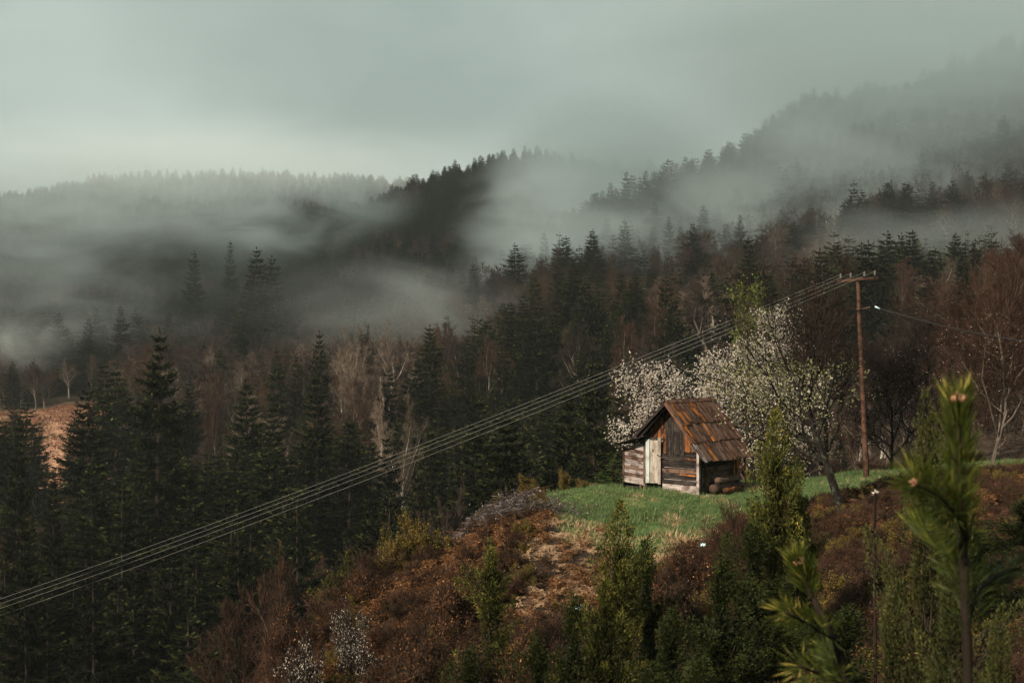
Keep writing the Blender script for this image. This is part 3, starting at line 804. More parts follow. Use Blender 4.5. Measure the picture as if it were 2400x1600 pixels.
# front wall, horizontal boards between corner post and door
h = .10; k = 0
seqd = ['w_silver', 'w_dark', 'w_dark', 'w_dark', 'w_brown', 'w_dark', 'w_dark', 'w_dark', 'w_dark', 'w_dark', 'w_dark']
while h < 1.60:
    w = hr.uniform(.13, .19)
    if k == 0: w = .20
    plank('wall_board', hp(.06, hr.uniform(-.01, .012), h + w / 2), hp(DR + .02, hr.uniform(-.01, .012), h + w / 2 + hr.uniform(-.02, .02)), Z, w - hr.uniform(.008, .022), .026, M[seqd[k % len(seqd)]], wedge=.1)
    if k in (3, 7): plank('wall_board', hp(.10, -.032, h + w * .5), hp(.62 + .2 * (k == 3), -.032, h + w * .5 + .03), Z, .05, .012, M['w_orange'])
    if k in (2, 5): plank('wall_board', hp(.08, -.030, h + w * .1), hp(1.5, -.030, h + w * .1 + .02), Z, .022, .012, M['w_silver'])
    h += w; k += 1
# sill and feet
plank('sill_beam', hp(.02, .0, .04), hp(1.62, .0, .06), Z, .12, .10, M['w_silver'])
plank('sill_beam', hp(1.0, -.07, .0), hp(1.6, -.07, .02), Z, .10, .06, M['w_orange'])
# corner posts
plank('corner_post', hp(0, 0, -.1), hp(0, 0, 2.0), A1, .11, .11, M['w_silver'])
plank('corner_post', hp(-.02, .14, -.05), hp(-.02, .14, 1.9), A2, .09, .05, M['w_dark'])
plank('corner_post', hp(0, DEP, -.1), hp(0, DEP, 1.95), A1, .11, .11, M['w_orange'])
plank('door_post', hp(DL + .05, -.02, .02), hp(DL + .05, -.02, 2.0), A1, .10, .10, M['w_brown'])
plank('corner_post', hp(LB, .0, -.18), hp(LB, .0, 1.68), A1, .08, .08, M['w_brown'])
plank('corner_post', hp(LB, DEP, -.3), hp(LB, DEP, 1.68), A1, .08, .08, M['w_brown'])
plank('foot', hp(LB - .02, -.05, -.22), hp(LB - .02, -.05, .28), A1, .06, .05, M['w_dark'])
plank('foot', hp(2.62, -.02, -.18), hp(2.60, -.02, .22), A1, .08, .08, M['w_brown'])
# lean-to front boards (left of the door)
h = .22; k = 0
seqa = ['w_silver', 'w_brown', 'w_silver', 'w_brown', 'w_silver', 'w_silver', 'w_brown', 'w_silver', 'w_brown', 'w_silver', 'w_brown']
while h < 1.62:
    w = (.26 if k == 0 else hr.uniform(.11, .16)); ua, ub = DL + .11, LB + .03 + hr.uniform(-.02, .03)
    if h + w > 1.55: ub = LB - .35
    plank('lean_to_board', hp(ua, -.015 + .012 * (k % 2), h + w / 2 - .04), hp(ub, -.015 + .012 * (k % 2), h + w / 2 + .05), Z, w - .010, .026, M[seqa[k % len(seqa)]], wedge=hr.uniform(-.15, .15))
    h += w; k += 1
plank('lean_to_board', hp(DL + .11, -.01, 1.72), hp(LB - .45, -.01, 1.76), Z, .12, .026, M['w_silver'])
plank('lean_to_board', hp(DL + .11, -.01, 1.86), hp(LB - .75, -.01, 1.88), Z, .11, .026, M['w_brown'])
# door: three planks with a ledge, jamb strips and a latch
door = empty('door', hp(0, 0, 0)); door.location = (0, 0, 0); door.parent = hut
plank('plank', hp(2.24, -.10, .30), hp(2.24, -.10, 2.00), A1, .17, .028, M['w_mint'], door)
plank('plank', hp(2.055, -.07, .32), hp(2.055, -.07, 2.02), A1, .19, .028, M['w_pale'], door)
plank('plank', hp(1.865, -.07, .32), hp(1.865, -.07, 2.02), A1, .18, .028, M['w_pale'], door)
plank('jamb', hp(1.70, -.10, .28), hp(1.70, -.10, 2.08), A1, .135, .035, M['w_pale'], door)
plank('latch', hp(1.80, -.13, 1.42), hp(1.52, -.13, 1.30), Z, .035, .018, M['iron'], door)
plank('knot', hp(2.00, -.089, 1.60), hp(2.00, -.089, 1.52), A1, .05, .012, M['w_dark'], door)
plank('threshold', hp(1.62, .06, .06), hp(2.34, .06, .06), Z, .12, .10, M['w_dark'])
# gable: vertical boards, orange with painted-in shade to both sides, dark in the middle
u = .06; k = 0
while u < 2.52:
    w = hr.uniform(.10, .15)
    um = u + w / 2; top = roof_h(um) - .10
    bot = 1.50 if um < 1.62 else 2.03
    if .1 < um < .6: bot = 1.62 - .0
    mat = 'w_rust' if (1.42 < um < 2.15 or .30 < um < .62) else ('w_brown' if um < .3 or um > 2.2 else 'w_dark')
    if top > bot + .08: plank('gable_board', hp(um, -.035 + .008 * (k % 2), bot - hr.uniform(0, .08)), hp(um, -.035 + .008 * (k % 2), top), A1, w - .010, .022, M[mat])
    u += w; k += 1
plank('tie_beam', hp(1.5, -.06, 2.02), hp(LE_U + .05, -.06, 2.03), Z, .09, .07, M['w_dark'])
# side wall (to the right, below the eave)
h = .04; k = 0
while h < 1.85:
    w = hr.uniform(.16, .24)
    plank('side_board', hp(.0 + hr.uniform(-.012, .012), .12, h + w / 2), hp(.0 + hr.uniform(-.012, .012), DEP - .05, h + w / 2 + hr.uniform(-.02, .02)), Z, w - .012, .026, M['w_brown' if h < .95 else 'w_dark'])  # upper boards darker, eave shade put into their colour
    h += w; k += 1
plank('side_post', hp(-.05, .42, .0), hp(-.05, .42, 1.2), A2, .06, .05, M['w_brown'])
plank('side_post', hp(-.06, DEP - .32, .0), hp(-.06, DEP - .32, 1.7), A2, .07, .05, M['w_orange'])
plank('side_post', hp(-.35, DEP + .12, -.05), hp(-.30, DEP + .12, 1.55), A2, .05, .05, M['w_orange'])
# back and left wall
for i in range(9):
    plank('back_board', hp(.02, DEP, .12 + i * .21), hp(LB, DEP, .12 + i * .21), Z, .20, .026, M['w_brown'])
for i in range(7):
    plank('left_board', hp(LB, .05, .20 + i * .21), hp(LB, DEP - .05, .20 + i * .21), Z, .20, .026, M['w_brown'])
for i in range(12):
    um = .25 + i * .2; top = roof_h(um) - .12
    plank('back_gable_board', hp(um, DEP + .03, 1.9), hp(um, DEP + .03, max(top, 1.95)), A1, .19, .022, M['w_dark'])
plank('floor_board', hp(.05, DEP / 2, .06), hp(LB, DEP / 2, .10), A2, DEP - .1, .04, M['w_dark'])
# rafters and ridge beam
for v in (-.42, .9, 2.0, DEP + .05):
    plank('rafter', hp(RU, v, RH - .10), hp(EAVE_U + .12, v, EAVE_H + .05), A2, .07, .08, M['w_dark'])
    plank('rafter', hp(RU, v, RH - .10), hp(LE_U - .02, v, LE_H - .10), A2, .07, .08, M['w_dark'])
plank('ridge_beam', hp(RU, -.40, RH - .14), hp(RU, DEP + .25, RH - .14), A1, .09, .09, M['w_dark'])
# roof, right slope: three tiers of planks, every tier tucked under the one above
roof = empty('roof', (0, 0, 0)); roof.parent = hut
V0, V1 = -.56, 3.02
sl = Vector(hp(RU, 0, RH) - hp(EAVE_U, 0, EAVE_H)); SLN = sl.length; slu = sl.normalized()
nrm = slu.cross(A2); nrm = nrm if nrm.z > 0 else -nrm
tiers = [(0.0, .37, .070), (.335, .69, .040), (.655, 1.0, .012)]
orange = {0: (1, 2, 4, 8, 9, 10), 1: (0, 1, 8), 2: (4,)}
for ti, (a, b, lift) in enumerate(tiers):
    v = V0; k = 0
    while v < V1 - .05:
        w = hr.uniform(.15, .215)
        s0 = a * SLN; s1 = b * SLN + hr.uniform(-.05, .055)
        top = hp(RU, v + w / 2, RH) - slu * s0; bot = hp(RU, v + w / 2, RH) - slu * s1
        lf = nrm * (lift + .010 * (k % 2) + hr.uniform(0, .012)); lb = nrm * hr.uniform(-.005, .02)
        mt = 'w_orange' if (k in orange[ti]) else ('w_roof' if hr.random() < .72 else 'w_brown')
        if ti == 2 and k == 0: mt = 'w_silver'
        ww = w - hr.uniform(.006, .022)
        if mt == 'w_orange': ww = min(ww, .15)
        plank('plank', top + lf, bot + lf * .9 + lb, A2, ww, .022, M[mt], roof, rough=.011, wedge=hr.uniform(-.12, .12))
        v += w; k += 1
# left slope and lean-to roof
for (ua, ha, ub, hb, lift) in ((RU + .02, RH + .02, LE_U, LE_H, .06), (LE_U - .15, LE_H + .02, LL_U, LL_H, .0)):
    v = V0; k = 0
    while v < V1 - .05:
        w = .19
        plank('plank', hp(ua, v + w / 2, ha + lift), hp(ub + hr.uniform(-.02, .05), v + w / 2, hb + lift), A2, w - .012, .022, M['w_dark'], roof)
        v += w; k += 1
plank('ridge_cap', hp(RU - .06, V0 - .02, RH + .075), hp(RU - .06, V1 + .02, RH + .085), sl, .16, .022, M['w_roof'], roof)
plank('ridge_cap', hp(RU + .06, V0 - .02, RH + .085), hp(RU + .06, V1 + .02, RH + .085), A1 - Z, .14, .022, M['w_dark'], roof)
plank('verge_board', hp(RU - .02, V0 - .02, RH + .02), hp(EAVE_U + .55, V0 - .02, roof_h(EAVE_U + .55) + .03), Z, .12, .022, M['w_roof'], roof)
plank('verge_board', hp(RU + .02, V0 - .02, RH - .02), hp(LE_U + .02, V0 - .02, LE_H + .02), Z, .10, .022, M['w_dark'], roof)

# things lying along the side wall
def log(name, u0, v0, u1, v1, r, hgt, mat, label, cat='log'):
    g = Geo(); n = 7
    pts = [hp(u0 + (u1 - u0) * i / (n - 1), v0 + (v1 - v0) * i / (n - 1), hgt + .02 * math.sin(i * 1.7)) for i in range(n)]
    x = Vector(pts[-1]) - Vector(pts[0])
    c = (Vector(pts[0]) + Vector(pts[-1])) / 2
    xl = x.length
    lp = [((i / (n - 1) - .5) * xl, .015 * math.sin(i * 2.1), .015 * math.cos(i * 1.3)) for i in range(n)]
    pathtube(g, lp, [r * (1 + .08 * math.sin(i * 2)) for i in range(n)], 10, .5)
    o = g.obj(name, [M[mat]], None, True)
    xx = x.normalized(); yy = Z.cross(xx).normalized(); zz = xx.cross(yy)
    m = Matrix((xx, yy, zz)).transposed().to_4x4(); m.translation = C0 + c
    o.matrix_world = m
    tag(o, label, cat)
    return o
log('log', -.30, .55, -.28, 2.65, .17, .17, 'hay', 'thick rotten brown log lying under the eave along the side wall of the hut')
log('log', -.58, .95, -.50, 2.2, .10, .09, 'w_rust', 'thinner reddish log in front of the thick log beside the hut')
log('log', -.27, .9, -.26, 2.5, .13, .44, 'w_brown', 'grey brown log stacked on top of the thick log beside the hut')
for i, (px, py, Y, s, lb) in enumerate([(1497, 1152, 55.6, .13, 'flat grey stone under the left end of the hut'), (1583, 1157, 54.4, .10, 'small stone lying in the grass below the hut door'), (1660, 1156, 53.6, .14, 'dark stone at the hut corner beside the logs')]):
    g = Geo(); rg = mix_seed(900 + i)
    th = np.linspace(0, 2 * math.pi, 9)[:-1]; V = []
    for z_, rr_ in ((-.4, .8), (.0, 1.0), (.45, .78), (.6, .3)):
        for t_ in th: V.append((math.cos(t_) * rr_ * rg.uniform(.85, 1.15), math.sin(t_) * rr_ * .8 * rg.uniform(.85, 1.15), z_))
    Q = [(k * 8 + i_, k * 8 + (i_ + 1) % 8, (k + 1) * 8 + (i_ + 1) % 8, (k + 1) * 8 + i_) for k in range(3) for i_ in range(8)]
    V.append((0, 0, .62)); T = [(24 + i_, 24 + (i_ + 1) % 8, 32) for i_ in range(8)]
    g.add(np.array(V) * s, Q=Q, T=T)
    o = g.obj('stone', [M['stone']], None, True); q = P(px, py, Y); o.location = (q.x, q.y, h1(q.x, q.y) + .02)
    tag(o, lb, 'stone')

# ------------------------------------------------------------------ power pole with cross-arm
pb = P(2031, 1110, 60.0); pb.z = h1(pb.x, pb.y)
ptop = P(2010, 650, 60.0)
pole = empty('power_pole', pb); tag(pole, 'brown wooden power pole with a cross-arm of four insulators, right of the fruit tree', 'power pole')
g = Geo(); n = 12
d = ptop - pb
pathtube(g, [tuple(d * (i / (n - 1)) + Vector((.01 * math.sin(i * 2), 0, 0)) - (Vector((0, 0, .4)) if i == 0 else Vector())) for i in range(n)], [.125 - .045 * i / (n - 1) for i in range(n)], 12, .5)
g.obj('shaft', [M['w_pole']], pole, True)
arm_dir = Vector((math.cos(R(-58)), -math.sin(R(-58)) * -1, 0))      # nearly along the view, towards the camera on the right
arm_dir = Vector((.56, -.83, .03)).normalized()
def pole_plank(nm, a, b, wd, w, t, m):
    o = plank(nm, a, b, wd, w, t, M[m], pole); return o
arm_c = d - Vector((0, 0, .10))
ARM = 1.02
for s in (-1, 1):
    sd_ = arm_dir.cross(Z) * .10 * s
    pole_plank('cross_arm', arm_c - arm_dir * ARM + sd_, arm_c + arm_dir * ARM + sd_, Z, .11, .055, 'w_pole')
ins_top = []
for s in (-.95, -.38, .38, .95):
    q = arm_c + arm_dir * ARM * s * .98
    g = Geo()
    prof = [(0, .02), (.06, .02), (.07, .05), (.11, .052), (.12, .035), (.15, .05), (.19, .05), (.21, .03), (.24, .035), (.27, .012)]
    pathtube(g, [(0, 0, z_) for z_, _ in prof], [r_ for _, r_ in prof], 10, .5)
    o = g.obj('insulator', [M['ceramic']], pole, True); o.location = q + Vector((0, 0, .055))
    ins_top.append(pb + q + Vector((0, 0, .29)))
g = Geo(); bz = d * (1 - 1.35 / d.length)
pathtube(g, [tuple(bz - Vector((0, 0, .05))), tuple(bz + Vector((0, 0, .05)))], [.13, .13], 12, .5); g.obj('clamp_band', [M['iron']], pole, True)
pole_plank('bracket', bz, bz + Vector((.42, -.15, .10)), Z, .05, .04, 'iron')
# drop leads from the insulators to the cable head
cabs = pb + bz + Vector((.62, -.2, .12))
for i, q in enumerate(ins_top[1:]):
    a = Vector(q) - pb; b = cabs - pb
    g = Geo(); m = 12; pts = []
    for k in range(m):
        s = k / (m - 1); w = a.lerp(b, s); w.x += .22 * math.sin(s * math.pi) * (.3 + .5 * i); pts.append(tuple(w))
    pathtube(g, pts, .012, 5, .5); g.obj('drop_lead', [M['cable']], pole, True)
g = Geo(); pathtube(g, [tuple(cabs - pb), tuple(cabs - pb + Vector((.22, -.06, -.12)))], [.035, .03], 8, .5); g.obj('cable_head', [M['scrap']], pole, True)

# service cable leaving to the right
g = Geo(); e = P(2700, 815, 52); m = 24
base = cabs + Vector((.2, -.06, -.1))
pts = []
for k in range(m):
    s = k / (m - 1); w = base.lerp(e, s); w.z -= .9 * math.sin(s * math.pi) * .5; pts.append(tuple(w - base))
pathtube(g, pts, .026, 6, .5)
o = g.obj('service_cable', [M['cable']], None, True); o.location = base
tag(o, 'thick black cable sagging away to the right from the power pole', 'cable')

# far pole (below the frame to the left) and the four wires
farp = P(-520, 1590, 84)
g = Geo()
wl = ['topmost of the four thin power wires crossing the forest', 'second from the top of the four thin power wires crossing the forest', 'third from the top of the four thin power wires crossing the forest', 'lowest of the four thin power wires, with a wider gap above it']
off = [Vector((-.30, -1.0, .42)), Vector((-.1, -.4, .14)), Vector((.1, .3, -.12)), Vector((.3, 1.0, -.58))]
for i, q in enumerate(ins_top):
    a = Vector(q); b = farp + off[i]
    g = Geo(); m = 60; pts = []
    for k in range(m):
        s = k / (m - 1); w = a.lerp(b, s); w.z -= 4 * .75 * s * (1 - s); pts.append(tuple(w - a))
    pathtube(g, pts, [.0052 + .0028 * (k / (m - 1)) for k in range(m)], 5, .5)
    o = g.obj('power_wire', [M['wire']], None, True); o.location = a
    tag(o, wl[i], 'power wire', 'four power wires')
# ------------------------------------------------------------------ tree meshes shared by the copies
SP_NEAR = [spruce_meshes('near_spruce', 11, 20, 3.2, 34, 9, 120, .60, .52, hang=.50, gap=.14, thin=.16),
           spruce_meshes('near_spruce_b', 12, 20, 3.0, 38, 9, 110, .45, .50, hang=.42, gap=.12, thin=.16),
           spruce_meshes('near_spruce_c', 13, 20, 3.4, 30, 9, 130, .68, .54, hang=.55, gap=.24, thin=.16),
           spruce_meshes('near_spruce_d', 14, 20, 3.3, 33, 8, 120, .50, .52, hang=.50, gap=.34, thin=.16)]
SP_MID = [spruce_meshes('mid_spruce', 21, 20, 3.2, 32, 9, 50, .50, .66, hang=.35, gap=.12, thin=.2),
          spruce_meshes('mid_spruce_b', 22, 20, 3.4, 30, 9, 50, .55, .70, hang=.35, gap=.20, thin=.2),
          spruce_meshes('mid_spruce_c', 23, 20, 3.0, 34, 9, 46, .40, .64, hang=.3, gap=.15, thin=.2)]
SP_FAR = [spruce_meshes('far_spruce', 31, 20, 3.6, 27, 9, 18, .45, 1.0, hang=.3, gap=.1, split=False, leaf=M['spruce_far'], thin=.3),
          spruce_meshes('far_spruce_b', 32, 20, 3.2, 28, 9, 18, .5, .95, hang=.3, gap=.18, split=False, leaf=M['spruce_far'], thin=.3)]
kb = dict(levels=3, nch=(12, 7, 4), ang=(38, 40, 40), lr=(.52, .42, .45), up=.22)
BA_MID = [bare_meshes('bare_tree', 41, 17, 6.5, twigs=5, twl=.62, tww=.030, leaf=M['twig'], rs=1.3, **kb),
          bare_meshes('bare_tree_b', 42, 17, 8.0, twigs=5, twl=.66, tww=.032, leaf=M['twigred'], rs=1.3, **kb),
          bare_meshes('bare_tree_c', 43, 19, 6.0, twigs=4, twl=.66, tww=.026, leaf=M['twigpale'], bark=M['birch'], rs=1.2, **dict(kb, trunk_f=.38))]
kf = dict(levels=2, nch=(10, 6), ang=(42, 44), lr=(.5, .45), up=.2)
BA_FAR = [bare_meshes('far_bare_tree', 51, 17, 8.5, twigs=6, twl=1.5, tww=.10, leaf=M['twig'], split=False, rs=1.5, **kf),
          bare_meshes('far_bare_tree_b', 52, 16, 8.0, twigs=6, twl=1.5, tww=.10, leaf=M['twigred'], split=False, rs=1.5, **kf)]
rz = random.Random(3)
TREES = []          # positions already taken
def put(kind, mlist, px, top, Y, width, label, cat, group=None, name=None, i=None, hmin=3.0, nomH=20.0, nomW=6.2, lean=(0, 0), ry=None):
    x = (px - 1200) / FPX * Y; zt = (800 - top) / FPX * Y; z0 = h1(x, Y)
    Ht = max(hmin, zt - z0); me = mlist[rz.randrange(len(mlist)) if i is None else i]
    TREES.append((x, Y))
    return place_tree(name or kind, me, (x, Y, z0 - .1), width / nomW, Ht / nomH, rz.uniform(0, 6.28) if ry is None else ry, label, cat, group, lean)

G_SPL = 'tall spruces in the valley on the left'
for q in [
 (372, 772, 150, 9.4, 'tallest spruce at left, with open tiers and hanging twigs, standing before the misty slope', 0),
 (205, 895, 165, 8.4, 'ragged spruce between the tan meadow and the tallest spruce at left', 2),
 (44, 985, 140, 4.4, 'spruce at the left edge in front of the tan meadow', 0),
 (125, 1110, 128, 4.2, 'low spruce top below the tan meadow at left', 1),
 (452, 1085, 150, 4.6, 'slim spruce just right of the tallest spruce at left', 1),
 (290, 1120, 120, 6.4, 'dark spruce below and left of the tallest spruce', 2),
 (580, 888, 190, 9.4, 'broad dense spruce left of the pair of small pointed spruces', 1),
 (640, 945, 175, 7.2, 'dark spruce overlapping the broad dense spruce from the right', 0),
 (742, 870, 170, 7.4, 'lit spruce below the leaning dark spruce left of the bare grove', 1),
 (820, 980, 160, 7.0, 'spruce standing under the pale bare grove', 0),
 (905, 1010, 165, 6.4, 'narrow spruce under the right end of the pale bare grove', 2),
 (1120, 925, 130, 7.6, 'spruce with pale dead twigs above the brush pile', 0),
 (1010, 1000, 150, 6.6, 'dark spruce left of the one with pale dead twigs', 1),
 (1240, 985, 120, 5.8, 'dark spruce crossed by the power wires, right of the one with pale dead twigs', 2),
 (1330, 905, 112, 5.6, 'tall green spruce left of the hut, behind the grass knoll', 1),
 (1392, 838, 108, 6.2, 'tallest green spruce directly behind the left end of the hut', 0),
 (1450, 905, 100, 5.0, 'dark spruce under the blossom tree, left of the hut roof', 2),
 (1290, 1050, 95, 4.4, 'low spruce behind the left tip of the grass knoll', 1),
 (1185, 1060, 100, 5.0, 'short dark spruce behind the brush pile', 2),
 (980, 1100, 105, 5.0, 'spruce behind the yellowish bush on the slope edge', 0),
 (870, 1150, 100, 5.4, 'shaded spruce low in the valley under the wires', 1),
 (700, 1130, 118, 6.0, 'shaded spruce in the valley left of the slope edge', 2),
 (560, 1190, 112, 6.0, 'spruce low in the valley, in the middle of the lower left', 0),
 (400, 1260, 105, 5.4, 'shaded spruce low in the valley just above the wires', 1),
 (215, 1300, 98, 5.2, 'dark spruce low in the lower left, crossed by the wires', 2),
 (60, 1220, 104, 5.6, 'dark spruce at the left edge crossed by the wires', 1),
]:
    put('spruce_tree', SP_NEAR, q[0], q[1], q[2], q[3] * 1.35, q[4], 'spruce', G_SPL, i=q[5])
G_SPM = 'pointed spruces rising out of the middle slope'
for q in [
 (650, 812, 262, 6.2, 'left one of two small pointed spruces before the brown wood'),
 (696, 828, 262, 5.6, 'right one of two small pointed spruces before the brown wood'),
 (748, 775, 245, 5.8, 'slim dark spruce at the left end of the pale bare grove'),
 (829, 728, 330, 5.6, 'small dark spruce peeking over the pale bare grove'),
 (1010, 782, 235, 9.0, 'broad green spruce right of the pale bare grove'),
 (1045, 700, 330, 9.0, 'broad spruce behind and above the broad green spruce'),
 (1180, 708, 300, 7.0, 'spruce in the thin mist left of the two dark pointed spruces'),
 (1252, 628, 345, 7.6, 'paler left neighbour of the black pointed spruce in the middle'),
 (1309, 622, 322, 8.2, 'black pointed spruce in the middle of the picture, below the mist plume'),
 (1352, 662, 335, 6.4, 'short dark spruce right of the black pointed spruce'),
 (1404, 588, 390, 8.0, 'tall faint green spruce halfway along the row on the right slope'),
 (1448, 640, 400, 6.4, 'small faint spruce beside the tall faint green one'),
 (1530, 626, 330, 8.6, 'dark cone-shaped spruce above the orange-brown bushes'),
 (1618, 596, 335, 9.0, 'wide spruce right of the dark cone-shaped one'),
 (1700, 640, 340, 7.6, 'green spruce left of the round yellow-green tree'),
 (1776, 566, 360, 8.6, 'tall green spruce above the round yellow-green tree'),
 (1862, 516, 400, 10.0, 'left one of two tall misty spruces above the fruit tree'),
 (1898, 512, 405, 10.5, 'right one of two tall misty spruces above the fruit tree'),
 (1950, 530, 430, 9.0, 'faint misty spruce left of the power pole top'),
 (602, 580, 400, 13, 'left and tallest part of the big dark clump of spruces on the misty left slope'),
 (638, 600, 405, 14, 'broad right spruce of the big dark clump on the misty left slope'),
 (585, 650, 392, 12, 'lower front spruce of the big dark clump on the misty left slope'),
 (455, 588, 560, 13, 'dark tree left of the big dark rounded tree in the mist'),
 (540, 565, 600, 9, 'thin spire of a tree above the left slope mist'),
]:
    put('spruce_tree', SP_MID, q[0], q[1], q[2], q[3] * 1.25, q[4], 'spruce', G_SPM)
for q in [
 (1468, 400, 520, 11, 'faint pine on the ridge left of the big faint cone in the mist'),
 (1500, 415, 525, 9, 'small faint tree between the pine and the big cone in the mist'),
 (1568, 374, 530, 19, 'big faint cone-shaped tree on the ridge in the mist'),
 (1625, 400, 545, 12, 'faint tree just right of the big faint cone in the mist'),
 (1805, 305, 560, 10, 'faint spruce at the foot of the right ridge'),
 (1935, 215, 585, 18, 'broad faint tree on the right ridge'),
 (2065, 205, 600, 12, 'faint tree halfway up the right ridge'),
 (2160, 172, 610, 12, 'faint tree near the top of the right ridge'),
]:
    put('spruce_tree', SP_MID, q[0], q[1], q[2], q[3], q[4], 'spruce', 'faint trees on the misty right ridge')
G_BP = 'pale bare trees of the grove in the middle'
for q in [
 (808, 772, 250, 7.5, 'leftmost pale bare tree of the grove, with a wide twiggy crown', 2),
 (838, 765, 245, 7.0, 'pale bare tree with a white trunk in the middle of the grove', 2),
 (868, 758, 262, 5.5, 'narrow pale bare tree in the grove, behind the others', 0),
 (922, 752, 250, 8.4, 'rightmost pale bare tree of the grove, its crown spreading like a fan', 2),
 (945, 930, 170, 6.0, 'thin white trunked bare tree below the grove', 2),
 (888, 900, 195, 5.6, 'slender bare birch low under the grove', 2),
 (488, 935, 230, 6.2, 'lone orange-brown birch with white stems right of the tallest spruce', 1),
 (375, 800, 260, 9, 'brown bare crown behind the top of the tallest spruce', 1),
 (1125, 790, 245, 11, 'broad brown bare tree right of the broad green spruce', 1),
 (1020, 1125, 76, 3.6, 'small pale bare tree in front of the spruces above the yellowish bush', 0),
 (640, 1300, 70, 6.0, 'reddish bare bush-like tree in the dark left of the slope edge', 1),
 (600, 1390, 60, 4.6, 'small reddish bare tree below the bush-like one in the dark', 1),
 (1500, 715, 230, 12, 'rust-brown bare tree below the dark cone-shaped spruce', 1),
 (1440, 745, 215, 11, 'rust-brown bare tree over the wires left of the blossom tree', 1),
 (1560, 770, 200, 9, 'brown bare tree behind the top of the blossom tree', 0),
 (1600, 690, 260, 4, 'thin upright bare tree below the wide spruce', 2),
 (1375, 760, 240, 10, 'brown bare tree behind the tallest green spruce beside the hut', 0),
]:
    put('bare_tree', BA_MID, q[0], q[1], q[2], q[3], q[4], 'bare tree', G_BP if 'grove' in q[4] else None, i=q[5], nomH=17 if q[5] < 2 else 19, nomW=(6.5, 8.0, 6.0)[q[5]])
# round yellow-green tree
kk = dict(levels=2, nch=(12, 8), ang=(45, 45), lr=(.42, .42), up=.15, trunk_f=.45)
yg = bare_meshes('leafing_tree', 61, 17, 6.2, twigs=2, twl=.8, tww=.05, leaf=M['leaffresh'], bark=M['bark'], extra=[('leaves', 12, .24, M['leaffresh'], lambda TP, r: TP[:, 2] > 9.5)], **kk)
put('leafing_tree', [yg], 1742, 668, 200, 8.0, 'round yellow-green leafing tree behind the top of the blossom tree', 'leafing tree', nomH=17, nomW=6.2)
put('leafing_tree', [yg], 2362, 770, 180, 5.0, 'faint green leafing tree among the brown trees at the right edge', 'leafing tree', nomH=17, nomW=6.2)

# ------------------------------------------------------------------ fill the forest
rg = np.random.default_rng(9)
BY = []
hz_px = np.linspace(-500, 2900, 86)
hz_Y = np.array([40, 46, 50, 52, 54, 56, 58, 60, 64, 68, 74, 85, 100, 130, 150, 180, 220, 260, 300, 330, 370, 420, 500, 600, 700, 850, 1000, 1200, 1400])
gpy = np.array([[800 - h1((q - 1200) / FPX * y, y) / y * FPX for q in hz_px] for y in hz_Y])     # ground line per column
hid = np.minimum.accumulate(gpy, axis=0)
cand = []
for (y0, y1, sp) in ((80, 230, 4.0), (230, 420, 4.6), (420, 700, 5.2), (700, 1050, 6.4), (1050, 1480, 7.6)):
    area = 1.02 / 2 * (y1 ** 2 - y0 ** 2); n = int(area / sp ** 2)
    Y = np.sqrt(rg.uniform(y0 ** 2, y1 ** 2, n)); px = rg.uniform(-500, 2900, n)
    cand.append(np.stack([px, Y, np.full(n, sp)], 1))
cand = np.concatenate(cand)
px, Y, SPc = cand.T
X = (px - 1200) / FPX * Y
# thin out with a jittered grid so that crowns do not stand inside one another
key = (np.floor(X / (SPc * .8)).astype(int) * 100003 + np.floor(Y / (SPc * .8)).astype(int))
_, ui = np.unique(key, return_index=True)
px, Y, X = px[ui], Y[ui], X[ui]
zg = H(X, Y)
conif = fbm(X / 38 + 11, Y / 60 + 4) + .16 + .3 * ((px > 950) & (px < 1500) & (Y < 330)) + .28 * (Y < 225) * (px < 1480) + .45 * ((px < 620) & (Y < 220)) - .55 * ((px > 300) & (px < 1100) & (Y > 225) & (Y < 420)) \
        - .25 * ((px > 1350) & (px < 1750) & (Y < 300)) - .12 * ((px > 1900)) + .25 * (Y > 850) - .35 * ((px > 1900) & (Y < 200)) + .3 * ((px > 1950) & (px < 2300) & (Y > 220) & (Y < 420))
isc = conif + rg.normal(size=len(X)) * .28 > .05
hh = np.where(isc, rg.uniform(15, 25, len(X)), rg.uniform(13, 19, len(X)))
hh *= np.where(Y > 1000, .9, 1.0)
top = 800 - (zg + hh) / Y * FPX
keep = (top < 1640)
# nothing on the knoll, the near field and the tan meadow
keep &= ~((px > 1150) & (Y < 92))
keep &= ~((px > 1900) & (Y < 120) & (rg.random(len(X)) < .6))
keep &= ~(meadow_mask(X, Y) > .25)
keep &= ~((px < 1150) & (Y < 85 + (1150 - px) * .0))
# keep the tall spruces of the left readable: nothing high in front of them, no tree in front of the meadow
lim = np.interp(px, [-500, 40, 100, 180, 205, 260, 330, 420, 560, 640, 760, 900, 1020, 1120, 1300, 1480, 1700, 1900, 2100, 2900],
                    [1200, 1150, 1210, 1190, 1030, 1120, 1040, 1080, 1000, 960, 960, 985, 960, 960, 900, 960, 880, 950, 900, 850])
nearm = (Y < 225)
hh = np.where(nearm & (top < lim), np.maximum(5.0, hh - (lim - top) / FPX * Y - rg.uniform(0, 3, len(X))), hh)
top = 800 - (zg + hh) / Y * FPX
keep &= ~(nearm & (top < lim - 25))
mlim = np.interp(px, [-500, 0, 400, 600, 780, 900, 1100, 1250, 1420, 1500, 1700, 1900, 2100, 2400, 2900], [900, 905, 880, 860, 830, 800, 780, 710, 690, 700, 660, 610, 600, 600, 560])
midm = (Y >= 225) & (Y < 400)
mlim = mlim - 45 + 70 * rg.random(len(X)) ** 2 + 22 * rg.normal(size=len(X))
hh = np.where(midm, hh * rg.uniform(.85, 1.35, len(X)), hh)
top = 800 - (zg + hh) / Y * FPX
